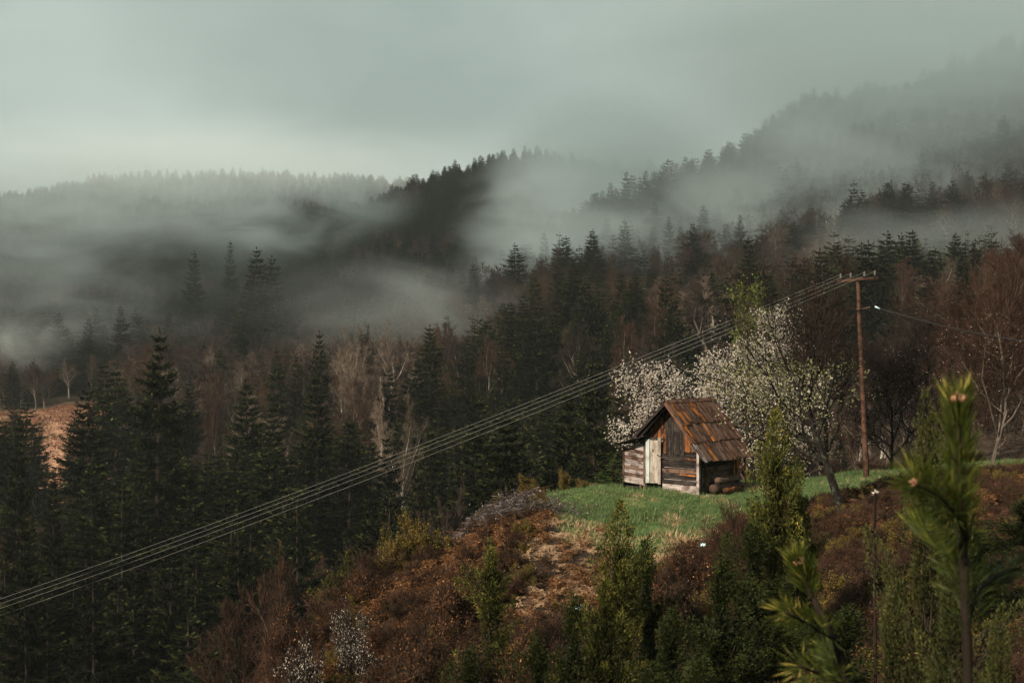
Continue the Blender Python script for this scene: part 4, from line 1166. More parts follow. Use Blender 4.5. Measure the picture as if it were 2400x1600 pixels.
hh = np.where(midm & (top < mlim), np.maximum(9.0, hh - (mlim - top) / FPX * Y), hh)
top = 800 - (zg + hh) / Y * FPX
# hidden behind nearer ground?
ix = np.clip(((px - hz_px[0]) / (hz_px[1] - hz_px[0])).astype(int), 0, len(hz_px) - 1)
iy = np.clip(np.searchsorted(hz_Y, Y * .96) - 1, 0, len(hz_Y) - 1)
keep &= top < hid[iy, ix] - 4
tx = np.array(TREES)
dmin = np.min(np.hypot(X[:, None] - tx[None, :, 0], Y[:, None] - tx[None, :, 1]), axis=1)
keep &= dmin > 2.6 + Y * .004
px, Y, X, zg, isc, hh, top, ix0, iy0 = [q[keep] for q in (px, Y, X, zg, isc, hh, top, ix, iy)]
view = (px > -30) & (px < 2430)
wd = np.where(isc, hh * rg.uniform(.36, .54, len(X)), hh * rg.uniform(.38, .55, len(X)))
# how much of each tree is left to see behind the nearer ones: front to back over a coarse grid
GS = 6; Tg = np.ones((290, 420)); vis = np.zeros(len(X))
def stamp(cx, y0, y1, w, op, cone):
    r0, r1 = int(max(y0, 0) // GS), int(min(y1, 1650) // GS)
    if r1 < r0: return 0.0
    tot = 0.0; Hh = max(y1 - y0, 1)
    for r_ in range(r0, r1 + 1):
        f = min(max((r_ * GS + 3 - y0) / Hh, 0.02), 1)
        hw = w / 2 * (f if cone else math.sin(min(f * 1.25, 1) * math.pi) ** .6 + .05)
        a_, b_ = int(max((cx - hw + 30) // GS, 0)), int(min((cx + hw + 30) // GS + 1, 420))
        if b_ > a_:
            tot += Tg[r_, a_:b_].sum(); Tg[r_, a_:b_] *= 1 - op
    return tot * GS * GS
for q in ((1700, 690, 1060, 420, .75, 0), (1900, 720, 1080, 300, .6, 0), (1600, 935, 1155, 280, 1, 0), (2150, 720, 1090, 300, .6, 0), (2320, 570, 1080, 330, .6, 0), (1820, 1020, 1700, 150, 1, 1), (2245, 880, 1300, 110, .9, 0)): stamp(*q)
for k in np.argsort(Y):
    if Y[k] > 620: break
    yb = min(800 - zg[k] / Y[k] * FPX, hid[iy0[k], ix0[k]])
    vis[k] = stamp(px[k], top[k], yb, wd[k] / Y[k] * FPX, .95 if isc[k] else .55, isc[k]) if view[k] else 0
order = np.argsort(-vis)
cnt = {True: 58, False: 17}
ZL = [(230, ['spruce in the dark wood low in the valley at left', 'spruce of the wood between the bare grove and the hut', 'spruce of the wood behind the hut and fruit trees'],
            ['brown bare tree in the valley wood at left', 'brown bare tree of the wood left of the hut', 'brown bare tree of the wood behind the hut and pole']),
      (430, ['spruce on the brown slope above the left spruces', 'spruce on the slope around the mist plume', 'spruce on the slope behind the power pole'],
            ['bare brown tree on the slope above the left spruces', 'bare brown tree on the slope around the bare grove', 'bare brown tree on the slope behind the power pole']),
      (9e9, ['far spruce on the misty left slope', 'far spruce below the dark middle ridge', 'far spruce on the misty right hill'],
            ['far bare tree on the misty left slope', 'far bare tree below the dark middle ridge', 'far bare tree on the misty right hill'])]
rest = []
FILL = []
LANDMARKS = [(372, 790, 'the tallest spruce at left'), (205, 910, 'the ragged spruce beside the tan meadow'), (48, 1000, 'the spruce at the left edge'), (580, 900, 'the broad dense spruce in the left half'),
 (672, 825, 'the pair of small pointed spruces'), (745, 790, 'the slim dark spruce beside the bare grove'), (850, 780, 'the pale bare grove'), (922, 770, 'the fan-shaped pale bare tree'), (1010, 800, 'the broad green spruce'),
 (1120, 940, 'the spruce with pale dead twigs'), (1309, 640, 'the black pointed spruce'), (1404, 610, 'the tall faint green spruce'), (1530, 640, 'the dark cone-shaped spruce'), (1618, 615, 'the wide spruce on the right slope'),
 (1776, 700, 'the round yellow-green tree'), (1880, 530, 'the two tall misty spruces'), (2010, 650, 'the top of the power pole'), (2031, 1000, 'the lower half of the power pole'), (1392, 860, 'the tallest green spruce beside the hut'),
 (488, 950, 'the lone orange-brown birch'), (985, 1230, 'the yellowish bushes on the slope edge'), (1180, 1190, 'the brushwood pile'), (640, 1310, 'the reddish bare bush in the dark'), (2322, 600, 'the tall red-brown tree at right'),
 (1500, 730, 'the rust-brown tree above the blossom tree'), (2240, 900, 'the orange pine buds'), (100, 1060, 'the tan meadow'), (1700, 760, 'the top of the blossom tree'), (2190, 680, 'the dark bare tree at right'),
 (2380, 150, 'the top of the right ridge'), (1935, 230, 'the broad faint tree on the right ridge'), (2392, 400, 'the upper part of the right edge'), (2392, 620, 'the crown cut off by the right edge'), (2150, 420, 'the mist over the right hill'), (2380, 800, 'the outer end of the thick black cable'),
 (300, 1300, 'the stretch of wires at lower left'), (820, 1100, 'the middle stretch of the wires'), (60, 1400, 'the left end of the wires')]
ORD = ['nearest', 'second', 'third', 'fourth', 'fifth', 'sixth', 'seventh', 'eighth', 'ninth', 'tenth', 'eleventh', 'twelfth', 'thirteenth', 'fourteenth', 'fifteenth', 'sixteenth', 'seventeenth', 'eighteenth', 'nineteenth', 'twentieth', 'twenty-first', 'twenty-second', 'twenty-third', 'twenty-fourth', 'twenty-fifth', 'twenty-sixth', 'twenty-seventh', 'twenty-eighth', 'twenty-ninth', 'thirtieth']
def label_by_landmarks():
    slots = {}
    for c, x_, y_, o in FILL:
        d_, lx, ly, nm = min((math.hypot(x_ - l[0], y_ - l[1]), *l) for l in LANDMARKS)
        dx, dy = x_ - lx, y_ - ly
        dr_ = ('right of' if dx > 0 else 'left of') if abs(dx) > abs(dy) * 1.2 else ('above' if dy < 0 else 'below')
        slots.setdefault((c, nm, dr_), []).append((d_, id(o), o))
    for (c, nm, dr_), l in slots.items():
        l.sort(key=lambda t: t[:2])
        for i, (_, _, o) in enumerate(l):
            kind = 'spruce' if c else 'bare tree'
            o['label'] = '%s %s %s %s' % (ORD[min(i, len(ORD) - 1)], kind, dr_, nm) if len(l) > 1 else 'only plain %s just %s %s' % (kind, dr_, nm)
for k in order:
    c = bool(isc[k])
    if cnt[c] < 300 and view[k] and vis[k] > 60:
        cnt[c] += 1
        z = [q for q in ZL if Y[k] < q[0]][0]; col = 0 if px[k] < 800 else (1 if px[k] < 1600 else 2)
        lb = (z[1] if c else z[2])[col]
        if c: ml, nH, nW, w = (SP_NEAR if Y[k] < 135 else SP_MID), 20., 6.2, wd[k]
        else:
            i = rz.choice([0, 0, 1, 1, 2]); ml, nH, nW, w = [BA_MID[i]], (17., 17., 19.)[i], (6.5, 8., 6.)[i], wd[k]
        FILL.append((c, px[k], top[k] + 25, place_tree('spruce_tree' if c else 'bare_tree', ml[rz.randrange(len(ml))], (X[k], Y[k], zg[k] - .15), w / nW, hh[k] / nH, rz.uniform(0, 6.28), lb, 'spruce' if c else 'bare tree', lb.replace('spruce', 'spruces', 1).replace('tree', 'trees', 1), (rz.uniform(-.04, .04), rz.uniform(-.04, .04)))))
    else: rest.append(k)
label_by_landmarks()
rest = np.array(rest)
n = len(rest); ci = isc[rest]
pts = np.stack([X[rest], Y[rest], zg[rest] - .2], -1)
rot = np.stack([np.zeros(n), np.zeros(n), rg.uniform(0, 6.28, n)], -1)
ws = np.where(ci, hh[rest] * rg.uniform(.36, .52, n) / 6.6, hh[rest] * rg.uniform(.45, .62, n) / 8.2)
hs = np.where(ci, hh[rest] / 20., hh[rest] / 16.5)
scl = np.stack([ws, ws, hs], -1)
near_rest = Y[rest] < 430
idx = np.where(ci, np.where(near_rest, 4 + rg.integers(0, 2, n), rg.integers(0, 2, n)), 2 + rg.integers(0, 2, n))
sp_single = [spruce_meshes('wood_spruce', 71, 20, 3.4, 19, 7, 24, .45, 1.0, split=False, thin=.22), spruce_meshes('wood_spruce_b', 72, 20, 3.2, 21, 7, 24, .4, .95, split=False, thin=.22)]
scatter('far_forest', [SP_FAR[0], SP_FAR[1], BA_FAR[0], BA_FAR[1], sp_single[0], sp_single[1]], pts, rot, scl, idx, 'misty forest of dark spruces and brown bare trees covering the hills')
print('TREES', cnt, 'rest', n)

# ------------------------------------------------------------------ fruit trees round the hut
def random_tips(TP, rng): return rng.random(len(TP)) < .8  # picks most twig tips at random
blo = bare_meshes('blossom_tree', 81, 7.4, 7.8, twigs=1, twl=.30, tww=.012, leaf=M['twigdark'], bark=M['barkmoss'],
    extra=[('blossom', 3, .052, M['blossom'], lambda TP, r: (r.random(len(TP)) < .62)), ('leaf_bud', 1, .04, M['leafbud'], lambda TP, r: r.random(len(TP)) < .4)],
    levels=3, nch=(18, 9, 6), ang=(66, 50, 46), lr=(1.0, .52, .5), up=.10, trunk_f=.25, r0=.11, wob=.2, tlen=.45)
def fruit(me, px, base_py, Y, top, width, nH, nW, label, cat, name, lean=(0, 0), ry=0.0, dz=0):
    x = (px - 1200) / FPX * Y; z0 = h1(x, Y) - .1 + dz; Ht = (800 - top) / FPX * Y - z0
    TREES.append((x, Y))
    return place_tree(name, me, (x, Y, z0), width / nW, Ht / nH, ry, label, cat, None, lean)
fruit(blo, 1765, 1117, 61, 705, 9.4, 7.4, 7.8, 'white blossoming plum tree spreading behind the hut roof', 'blossom tree', 'blossom_tree', ry=.6, lean=(0, -.06))
blo2 = bare_meshes('blossom_tree_b', 82, 5.4, 5.6, twigs=1, twl=.28, tww=.012, leaf=M['twigdark'], bark=M['barkmoss'],
    extra=[('blossom', 3, .052, M['blossom'], lambda TP, r: (TP[:, 2] > 1.9) & (r.random(len(TP)) < .55))], levels=3, nch=(16, 8, 5), ang=(66, 50, 44), lr=(1.0, .52, .5), up=.08, trunk_f=.2, r0=.09, wob=.2)
fruit(blo2, 1575, 1140, 61.5, 835, 6.2, 5.4, 5.6, 'lower white blossoming tree left of the hut ridge', 'blossom tree', 'blossom_tree', ry=2.0)
# leaning old fruit tree in front
app = bare_meshes('fruit_tree', 91, 8.2, 6.4, twigs=1, twl=.34, tww=.016, rs=1.7, leaf=M['twigdark'], bark=M['barkmoss'],
    extra=[('leaf_bud', 3, .042, M['leafbud'], lambda TP, r: (TP[:, 2] < 4.9) & (r.random(len(TP)) < .6)), ('blossom', 1, .045, M['blossom'], lambda TP, r: (TP[:, 2] < 4.6) & (TP[:, 0] < .2) & (r.random(len(TP)) < .7))],
    levels=3, nch=(14, 10, 7), ang=(58, 50, 44), lr=(.80, .56, .50), up=.26, trunk_f=.30, r0=.085, wob=.19, lean=(-.26, 0, 1), tlen=.55)
fruit(app, 1978, 1240, 47, 596, 7.6, 8.2, 6.4, 'old leaning fruit tree with lichen-spotted trunk and pale opening buds, right of the hut', 'fruit tree', 'fruit_tree', ry=0.0, lean=(0, -.03))
bu = dict(levels=3, nch=(15, 9, 6), ang=(30, 34, 36), lr=(.60, .52, .45), up=.30, trunk_f=.12, r0=.07, wob=.14)
tal = bare_meshes('upright_bare_tree', 92, 10, 5.0, twigs=2, twl=.36, tww=.018, rs=1.7, leaf=M['twigdark'], bark=M['bark'], **bu)
fruit(tal, 1935, 1120, 64, 585, 5.6, 10, 5.0, 'dark upright bare tree behind the fruit tree, reaching above the pole', 'bare tree', 'bare_tree', ry=1.0)
br = dict(levels=3, nch=(15, 10, 7), ang=(48, 46, 42), lr=(.66, .52, .48), up=.22, trunk_f=.10, r0=.11, wob=.17, tlen=.65)
rb = [bare_meshes('red_bare_tree', 93, 10, 8.0, twigs=4, twl=.50, tww=.016, leaf=M['twigrust'], bark=M['barkpale'], rs=.8, extra=[('leaf_bud', 1, .034, M['blossom'], lambda TP, r: (TP[:, 2] < 7) & (r.random(len(TP)) < .14))], **br),
      bare_meshes('red_bare_tree_b', 94, 10, 7.0, twigs=4, twl=.46, tww=.016, leaf=M['twig'], bark=M['barkmoss'], extra=[('leaf_bud', 1, .034, M['blossom'], lambda TP, r: (TP[:, 2] < 6.5) & (r.random(len(TP)) < .22))], **br)]
for q in [(2322, 1075, 60, 560, 8.6, 0, 'tall red-brown bare tree with pale forked trunk behind the pine tip', .4),
          (2190, 1090, 66, 650, 7.0, 1, 'dark bare tree between the power pole and the tall red-brown tree', 1.4),
          (2440, 1060, 64, 600, 8.0, 0, 'red-brown bare tree cut off by the right edge', 2.6),
          (2090, 1100, 68, 740, 6.0, 1, 'low wide bare tree with pale buds just right of the power pole', 4.0),
          (2255, 1080, 74, 700, 7.0, 0, 'red-brown bare tree behind the dark bare tree at right', 5.2),
          (2140, 1090, 84, 760, 7.0, 1, 'farther dark bare tree right of the power pole', 3.1)]:
    fruit(rb[q[5]], q[0], q[1], q[2], q[3], q[4], 10, (8.0, 7.0)[q[5]], q[6], 'bare tree', 'bare_tree', ry=q[7])

# ------------------------------------------------------------------ junipers on the near slope
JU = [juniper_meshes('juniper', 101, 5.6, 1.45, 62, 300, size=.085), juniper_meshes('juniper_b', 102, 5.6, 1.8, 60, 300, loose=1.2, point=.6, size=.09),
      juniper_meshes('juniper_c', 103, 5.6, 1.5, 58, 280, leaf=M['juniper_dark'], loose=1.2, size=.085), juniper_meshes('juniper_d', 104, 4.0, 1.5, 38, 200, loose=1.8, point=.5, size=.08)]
JH = [5.6, 5.6, 5.6, 4.0]; JW = [1.45, 1.8, 1.5, 1.5]
def jun(px, top, Y, width, k, label, ry):
    x = (px - 1200) / FPX * Y; z0 = h1(x, Y) - .05; Ht = (800 - top) / FPX * Y - z0
    TREES.append((x, Y))
    place_tree('juniper', JU[k], (x, Y, z0), width / JW[k], Ht / JH[k], ry, label, 'juniper', 'junipers on the near slope')
for q in [(1452, 1222, 30, 1.25, 0, 'tall slim yellow-green juniper standing in front of the grass knoll', .3),
          (1516, 1285, 31.5, 1.2, 2, 'thin dark-tipped juniper just right of the tall slim one', 1.9),
          (1818, 1008, 33, 1.35, 0, 'tallest juniper with golden tip, right of the hut', .9),
          (1768, 1245, 32, 1.7, 2, 'dark juniper leaning on the left side of the tallest juniper', 2.2),
          (1868, 1150, 34, 1.2, 1, 'yellowish juniper on the right flank of the tallest juniper', 4.4),
          (1150, 1288, 36, 1.5, 3, 'scruffy open juniper on the rusty slope left of the knoll', 2.0),
          (1570, 1448, 25, 1.4, 2, 'dark green juniper low in the middle foreground', .2),
          (1262, 1510, 26, 1.2, 2, 'olive juniper low in front of the rusty slope', 3.3),
          (1345, 1415, 28, 1.2, 2, 'half-height juniper left of the tall slim one', 5.1),
          (1420, 1360, 27.5, 1.3, 3, 'loose orange-tinged juniper at the foot of the tall slim one', 1.0),
          (1105, 1540, 27, 1.1, 2, 'small olive juniper at the bottom centre-left', 2.7),
          (1690, 1330, 27, 1.5, 2, 'dark juniper filling the shade left of the pine tufts', 5.6),
          (1640, 1560, 22, 1.2, 2, 'dark juniper top cut off by the bottom edge, right of centre', 1.3),
          (1980, 1440, 24, 1.5, 2, 'dark juniper behind the blurred pine tufts', .5),
          (2290, 1250, 30, 2.0, 2, 'shaded juniper on the brown slope at right', 3.0),
          (2400, 1180, 36, 2.0, 2, 'shaded juniper at the right edge', 4.8)]:
    jun(*q)
# near, blurred juniper by the camera
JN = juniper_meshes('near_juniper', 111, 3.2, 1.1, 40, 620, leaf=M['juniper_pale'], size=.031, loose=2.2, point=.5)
def junn(px, top, Y, width, label, ry, lean=(0, 0)):
    x = (px - 1200) / FPX * Y; z0 = h1(x, Y) - .05; Ht = (800 - top) / FPX * Y - z0
    place_tree('juniper', JN, (x, Y, z0), width / 1.1, Ht / 3.2, ry, label, 'juniper', 'blurred junipers close to the camera', lean)
junn(2168, 985, 7.6, .62, 'blurred pale juniper with orange curling tip, left of the pine', 1.2, (0, .03))
junn(2235, 1290, 6.4, .66, 'blurred grey-green juniper below the pine', 3.6)
junn(2345, 1480, 5.6, .42, 'pale greyish juniper spray in the lower right corner', 5.0)
junn(2090, 1400, 7.0, .55, 'blurred olive juniper at the bottom right, left of the pine stem', 2.0)

# ------------------------------------------------------------------ pines close to the camera
def shoot(parent, p0, p1, ln, n, r, seed, tip=True, spread=.55, lw=.0026, bright=.5, bend=0.0):
    rng = mix_seed(seed); p0 = np.array(p0, float); p1 = np.array(p1, float); ax = norm(p1 - p0); Lg = np.linalg.norm(p1 - p0)
    g = Geo(); m = 8; s = np.linspace(0, 1, m); side = norm(np.cross(ax, [0.2, 1, .1]))
    pts = p0 + (p1 - p0) * s[:, None] + side * (bend * np.sin(s * math.pi))[:, None]
    pathtube(g, pts, r * (1 - .35 * s), 8, .3); g.obj('stem', [M['pinebark']], parent, True)
    t = rng.uniform(.0, 1.0, n) ** .75
    i = np.clip((t * (m - 1)).astype(int), 0, m - 2); fr = (t * (m - 1) - i)[:, None]
    b = pts[i] * (1 - fr) + pts[i + 1] * fr
    q = rng.normal(size=(n, 3)); q -= (q @ ax)[:, None] * ax; q = norm(q)
    sp = spread * (1.25 - .55 * t) * rng.uniform(.6, 1.3, n)
    D = norm(ax[None] * np.cos(sp)[:, None] + q * np.sin(sp)[:, None])
    ll = ln * rng.uniform(.75, 1.15, n) * (1.0 - .15 * (t > .95))
    kites(gn := Geo(), b + q * r * .8, D + rng.normal(size=(n, 3)) * .04, ll, lw, rng, np.clip(rng.normal(bright - .1 + .25 * (t > .9), .18, n), 0, 1))
    mid = b + q * r * .8 + D * (ll * .35)[:, None]
    kites(gn, mid, D + rng.normal(size=(n, 3)) * .05, ll * .68, lw * .9, rng, np.clip(rng.normal(bright + .1 + .25 * (t > .9), .18, n), 0, 1))  # outer halves tinted lighter than the inner ones, painted light and shade
    gn.obj('needles', [M['pine']], parent)
    if tip:
        gb = Geo()
        for k in range(6):
            a = k * 1.05; o = side * math.cos(a) * r * 1.9 + np.cross(ax, side) * math.sin(a) * r * 1.9
            if k == 0: o = o * 0
            c = p1 + o - ax * .004; hgt = r * (2.6 if k == 0 else 1.9)
            pathtube(gb, [c, c + ax * hgt * .35, c + ax * hgt * .75, c + ax * hgt], [r * .5, r * .85, r * .7, r * .12], 7, .3 + .1 * k)
        gb.obj('bud', [M['bud']], parent, True)
def pw(px, py, Y, base): 
    q = P(px, py, Y) - base; return (q.x, q.y, q.z)
b1 = P(2262, 1500, 3.5); b1.z = h1(b1.x, b1.y)
pine = empty('young_pine', b1); tag(pine, 'blurred young pine with long green needles and a cluster of orange buds, close at right', 'young pine')
shoot(pine, pw(2262, 1270, 3.5, b1), pw(2244, 938, 3.5, b1), .088, 560, .0105, 1, spread=.58, bend=.004, lw=.0024)
g = Geo(); pathtube(g, [(0, 0, -.15), pw(2268, 1560, 3.5, b1), pw(2256, 1260, 3.5, b1)], [.014, .012, .0115], 10, .3); g.obj('trunk', [M['pinebark']], pine, True)
shoot(pine, pw(2262, 1275, 3.5, b1), pw(2140, 1130, 3.35, b1), .10, 420, .004, 2, spread=.85, bend=-.03, lw=.0022)
shoot(pine, pw(2266, 1520, 3.5, b1), pw(2262, 1290, 3.5, b1), .085, 150, .011, 14, spread=.75, tip=False, bright=.25, lw=.0022)
shoot(pine, pw(2262, 1420, 3.5, b1), pw(2150, 1240, 3.6, b1), .085, 180, .006, 3, spread=.5, bend=-.03, tip=False, bright=.4)
shoot(pine, pw(2264, 1450, 3.5, b1), pw(2390, 1330, 3.7, b1), .08, 180, .008, 4, spread=.6, bend=.03, tip=False, bright=.3)
b2 = P(2010, 1640, 4.2); b2.z = h1(b2.x, b2.y)
pine2 = empty('young_pine', b2); tag(pine2, 'dark blurred young pine with an orange-tipped leader, left of the one with long green needles', 'young pine')
g = Geo(); pathtube(g, [(0, 0, -.15), pw(2000, 1650, 4.2, b2), pw(1960, 1500, 4.2, b2), pw(1905, 1400, 4.2, b2)], [.02, .016, .012, .010], 8, .3); g.obj('trunk', [M['pinebark']], pine2, True)
shoot(pine2, pw(1905, 1405, 4.2, b2), pw(1872, 1318, 4.2, b2), .08, 260, .009, 5, spread=.55, bright=.5, lw=.0028)
shoot(pine2, pw(1960, 1500, 4.2, b2), pw(1842, 1432, 4.0, b2), .085, 200, .006, 6, spread=.75, tip=False, bright=.6)
shoot(pine2, pw(1985, 1600, 4.2, b2), pw(1872, 1560, 4.0, b2), .085, 130, .006, 7, spread=1.0, tip=False, bright=.6)
shoot(pine2, pw(1990, 1620, 4.2, b2), pw(1935, 1520, 4.3, b2), .075, 160, .006, 8, spread=.6, tip=False, bright=.35)

# ------------------------------------------------------------------ shrubs and small trees on the slope
SH = dict(
 twig=shrub_mesh('thorn_bush', 121, 1.5, 2.0, 9, M['twigred'], None, 0),
 yel=shrub_mesh('leafing_bush', 122, 1.6, 2.0, 9, M['twigdark'], M['leafyel'], 5, .055),
 rust=shrub_mesh('leafy_bush', 123, 1.4, 2.0, 9, M['twigdark'], M['rustleaf'], 5, .05),
 blo=shrub_mesh('blackthorn', 124, 1.6, 2.0, 8, M['twigdark'], M['blossom'], 2, .034),
 dark=shrub_mesh('dark_bush', 125, 1.5, 2.0, 9, M['twigdark'], M['brackendark'], 4, .06),
 green=shrub_mesh('green_bush', 126, 1.6, 1.6, 8, M['twigdark'], M['juniper'], 5, .06))
SHH = dict(twig=1.5, yel=1.6, rust=1.4, blo=1.6, dark=1.5, green=1.6); SHW = dict(twig=2., yel=2., rust=2., blo=2., dark=2., green=1.6)
def shrub(k, px, top, Y, w, label, cat='bush', name='bush', group=None, hmin=.5):
    x = (px - 1200) / FPX * Y; z0 = h1(x, Y) - .03; Ht = min(max(hmin, (800 - top) / FPX * Y - z0), 3.6 if k == 'blo' else 2.5)
    place_tree(name, SH[k], (x, Y, z0), w / SHW[k], Ht / SHH[k], rz.uniform(0, 6.28), label, cat, group)
for q in [('yel', 968, 1205, 48.5, 1.7, 'yellowish leafing bush standing highest on the slope edge'),
          ('yel', 1005, 1245, 47.5, 1.7, 'yellow-brown bush just right of and below the highest yellowish one'),
          ('yel', 935, 1250, 47.5, 1.4, 'olive bush left of the yellowish bushes on the slope edge'),
          ('green', 812, 1268, 48, .5, 'slim green sapling sticking up left of the bushes on the slope edge'),
          ('green', 770, 1340, 47, 1.3, 'low green bush on the slope edge under the slim sapling'),
          ('green', 905, 1215, 49, .8, 'pale green sapling behind the olive bush'),
          ('twig', 890, 1290, 46.5, 2.3, 'grey-brown twiggy bush with silvery tips on the slope edge'),
          ('rust', 850, 1330, 45.5, 2.1, 'rust-brown bush on the slope below the silvery twiggy bush'),
          ('twig', 760, 1385, 45, 2.0, 'brown twiggy bush where the slope edge bends down'),
          ('rust', 690, 1420, 44.5, 2.0, 'brown bush low on the slope edge'),
          ('twig', 660, 1465, 44, 1.6, 'last brown twiggy bush at the low end of the slope edge'),
          ('blo', 700, 1475, 40, 2.0, 'blackthorn with sparse white blossoms low on the left slope'),
          ('blo', 640, 1520, 38, 2.2, 'thickest white-flowering blackthorn at the bottom left of the slope'),
          ('blo', 830, 1415, 41, 1.6, 'blackthorn with few white blossoms in the middle of the left slope'),
          ('blo', 590, 1560, 36, 1.6, 'white-flowering blackthorn at the very bottom left of the slope'),
          ('green', 1170, 1150, 53.5, .7, 'fresh green sapling behind the brush pile'),
          ('green', 1195, 1165, 53, .8, 'second green sapling right of the first, behind the brush pile'),
          ('yel', 1235, 1112, 55, 1.1, 'brown-leaved bush at the tip of the knoll'),
          ('yel', 1362, 1122, 56, .8, 'orange-brown bush on the knoll edge left of the small spruce'),
          ('yel', 1318, 1098, 56.5, .6, 'thin yellow-green sapling on the knoll edge'),
          ('twig', 1728, 1180, 44, 1.7, 'red-brown twiggy bush on the knoll slope right of the grass'),
          ('twig', 1690, 1230, 42, 2.0, 'rusty twiggy bush below the one right of the grass'),
          ('rust', 1640, 1270, 41, 2.4, 'wide rusty bush under the right part of the grass'),
          ('dark', 1590, 1330, 38, 2.4, 'dark brown bush below the wide rusty bush'),
          ('rust', 1560, 1290, 40, 1.8, 'rust-coloured bush right of the thin dark juniper'),
          ('twig', 1215, 1240, 46.5, .9, 'thin brown bush at the left foot of the grass'),
          ('rust', 1080, 1330, 41, 2.0, 'rusty bush left of the scruffy juniper'),
          ('rust', 1010, 1400, 38, 2.2, 'rusty bush in the middle of the left slope'),
          ('dark', 950, 1460, 36, 2.2, 'dark bush low on the left slope'),
          ('dark', 1100, 1440, 35, 2.0, 'dark bush below the scruffy juniper'),
          ('rust', 1230, 1400, 35, 1.8, 'rusty bush right of the scruffy juniper'),
          ('dark', 1480, 1450, 31, 1.8, 'dark bush between the junipers in the foreground'),
          ('dark', 800, 1500, 37, 2.4, 'dark bush behind the white-flowering blackthorns'),
          ('dark', 2080, 1190, 50, 2.6, 'dark low bush behind the dead stump'),
          ('dark', 2180, 1180, 48, 2.6, 'dark bush behind the blurred pale juniper'),
          ('rust', 2300, 1160, 50, 2.6, 'brown bush under the tall red-brown tree'),
          ('dark', 2390, 1140, 52, 2.6, 'brown bush at the right edge under the trees'),
          ('dark', 2250, 1290, 40, 2.8, 'dark bush on the right slope'),
          ('dark', 2100, 1330, 37, 2.8, 'dark bush below the dead stump'),
          ('dark', 2380, 1330, 36, 2.6, 'dark bush low at the right edge'),
          ('rust', 1930, 1330, 38, 2.2, 'rusty bush left of the dead stump'),
          ('twig', 2150, 1060, 70, 3.0, 'brown scrub at the field edge right of the pole'),
          ('dark', 2240, 1050, 72, 3.0, 'dark scrub at the field edge under the right trees'),
          ('dark', 2060, 1075, 72, 2.6, 'dark scrub just behind the pole foot'),
          ('dark', 1960, 1080, 72, 2.6, 'dark scrub behind the fruit tree trunk')]:
    nm = 'blackthorn_bush' if q[0] == 'blo' else ('sapling' if 'sapling' in q[5] else 'bush')
    shrub(*q[:5], q[5], 'blossoming bush' if q[0] == 'blo' else ('sapling' if 'sapling' in q[5] else 'bush'), nm)
# small young spruces beside the hut
YS = spruce_meshes('young_spruce', 131, 3.0, .85, 14, 7, 30, .25, .13, leaf=M['spruce_young'], gap=.05)
def ys(px, top, Y, w, label):
    x = (px - 1200) / FPX * Y; z0 = h1(x, Y) - .05; Ht = (800 - top) / FPX * Y - z0
    place_tree('young_spruce', YS, (x, Y, z0), w / 1.7, Ht / 3.0, rz.uniform(0, 6), label, 'young spruce', 'young spruces by the hut')
ys(1441, 1062, 58.5, 1.25, 'bright green young spruce at the left corner of the hut')
ys(1408, 1104, 58.0, 1.0, 'low green young spruce left of the bright one at the hut')

# dead stump / broken sapling in the right foreground
g = Geo(); b = P(2046, 1330, 24); t_ = P(2052, 1152, 24)
x = b.x; b.z = h1(b.x, b.y) - .1
st = empty('dead_stem', b); tag(st, 'thin broken dark stem with a pale splintered top, right of the fruit tree trunk', 'dead stem')
d_ = t_ - b
pathtube(g, [(0, 0, 0), tuple(d_ * .4 + Vector((.03, 0, 0))), tuple(d_ * .8 - Vector((.02, 0, 0))), tuple(d_)], [.034, .028, .024, .020], 8, .4); g.obj('stem', [M['pinebark']], st, True)
g = Geo(); rgx = mix_seed(4); kites(g, np.array([tuple(d_)] * 14) - [0, 0, .03], rgx.normal(size=(14, 3)) * .5 + [0, 0, .8], .08, .035, rgx, .8); g.obj('splinters', [M['blossom']], st)
for (a_, b_) in (((.86), (-.55, .42)), ((.70), (-.30, .25)), ((.9), (.25, .22))):
    g = Geo(); s0 = d_ * a_; pathtube(g, [tuple(s0), tuple(s0 + Vector((b_[0] * .5, 0, b_[1] * .4))), tuple(s0 + Vector((b_[0], .05, b_[1])))], [.014, .010, .005], 5, .4); g.obj('branch', [M['pinebark']], st, True)
# scraps of sheet on the slope
for (px, py, Y, w, h_, lb) in ((1357, 1423, 33.5, .26, .10, 'pale blue scrap of sheet lying among the bushes below the knoll'), (1648, 1276, 40, .14, .06, 'tiny pale scrap in the rusty bush under the grass')):
    g = Geo(); q = P(px, py, Y)
    V = []; nx = 7
    for i in range(nx):
        s = i / (nx - 1) - .5
        for zz_, yy in ((-.5, 0), (.5, .08)):
            V.append((s * w, yy + .02 * math.sin(i * 2.2), zz_ * h_ + .018 * math.sin(i * 1.9 + zz_ * 4)))
    V2 = [(a_, b_ + .006, c_) for a_, b_, c_ in V]; V = V + V2; k_ = 2 * nx
    Q = [(2 * i, 2 * i + 2, 2 * i + 3, 2 * i + 1) for i in range(nx - 1)] + [(k_ + 2 * i, k_ + 2 * i + 1, k_ + 2 * i + 3, k_ + 2 * i + 2) for i in range(nx - 1)]
    Q += [(2 * i, k_ + 2 * i, k_ + 2 * i + 2, 2 * i + 2) for i in range(nx - 1)] + [(2 * i + 1, 2 * i + 3, k_ + 2 * i + 3, k_ + 2 * i + 1) for i in range(nx - 1)]
    g.add(V, Q=Q); o = g.obj('sheet_scrap', [M['scrap']]); o.location = q; tag(o, lb, 'scrap')
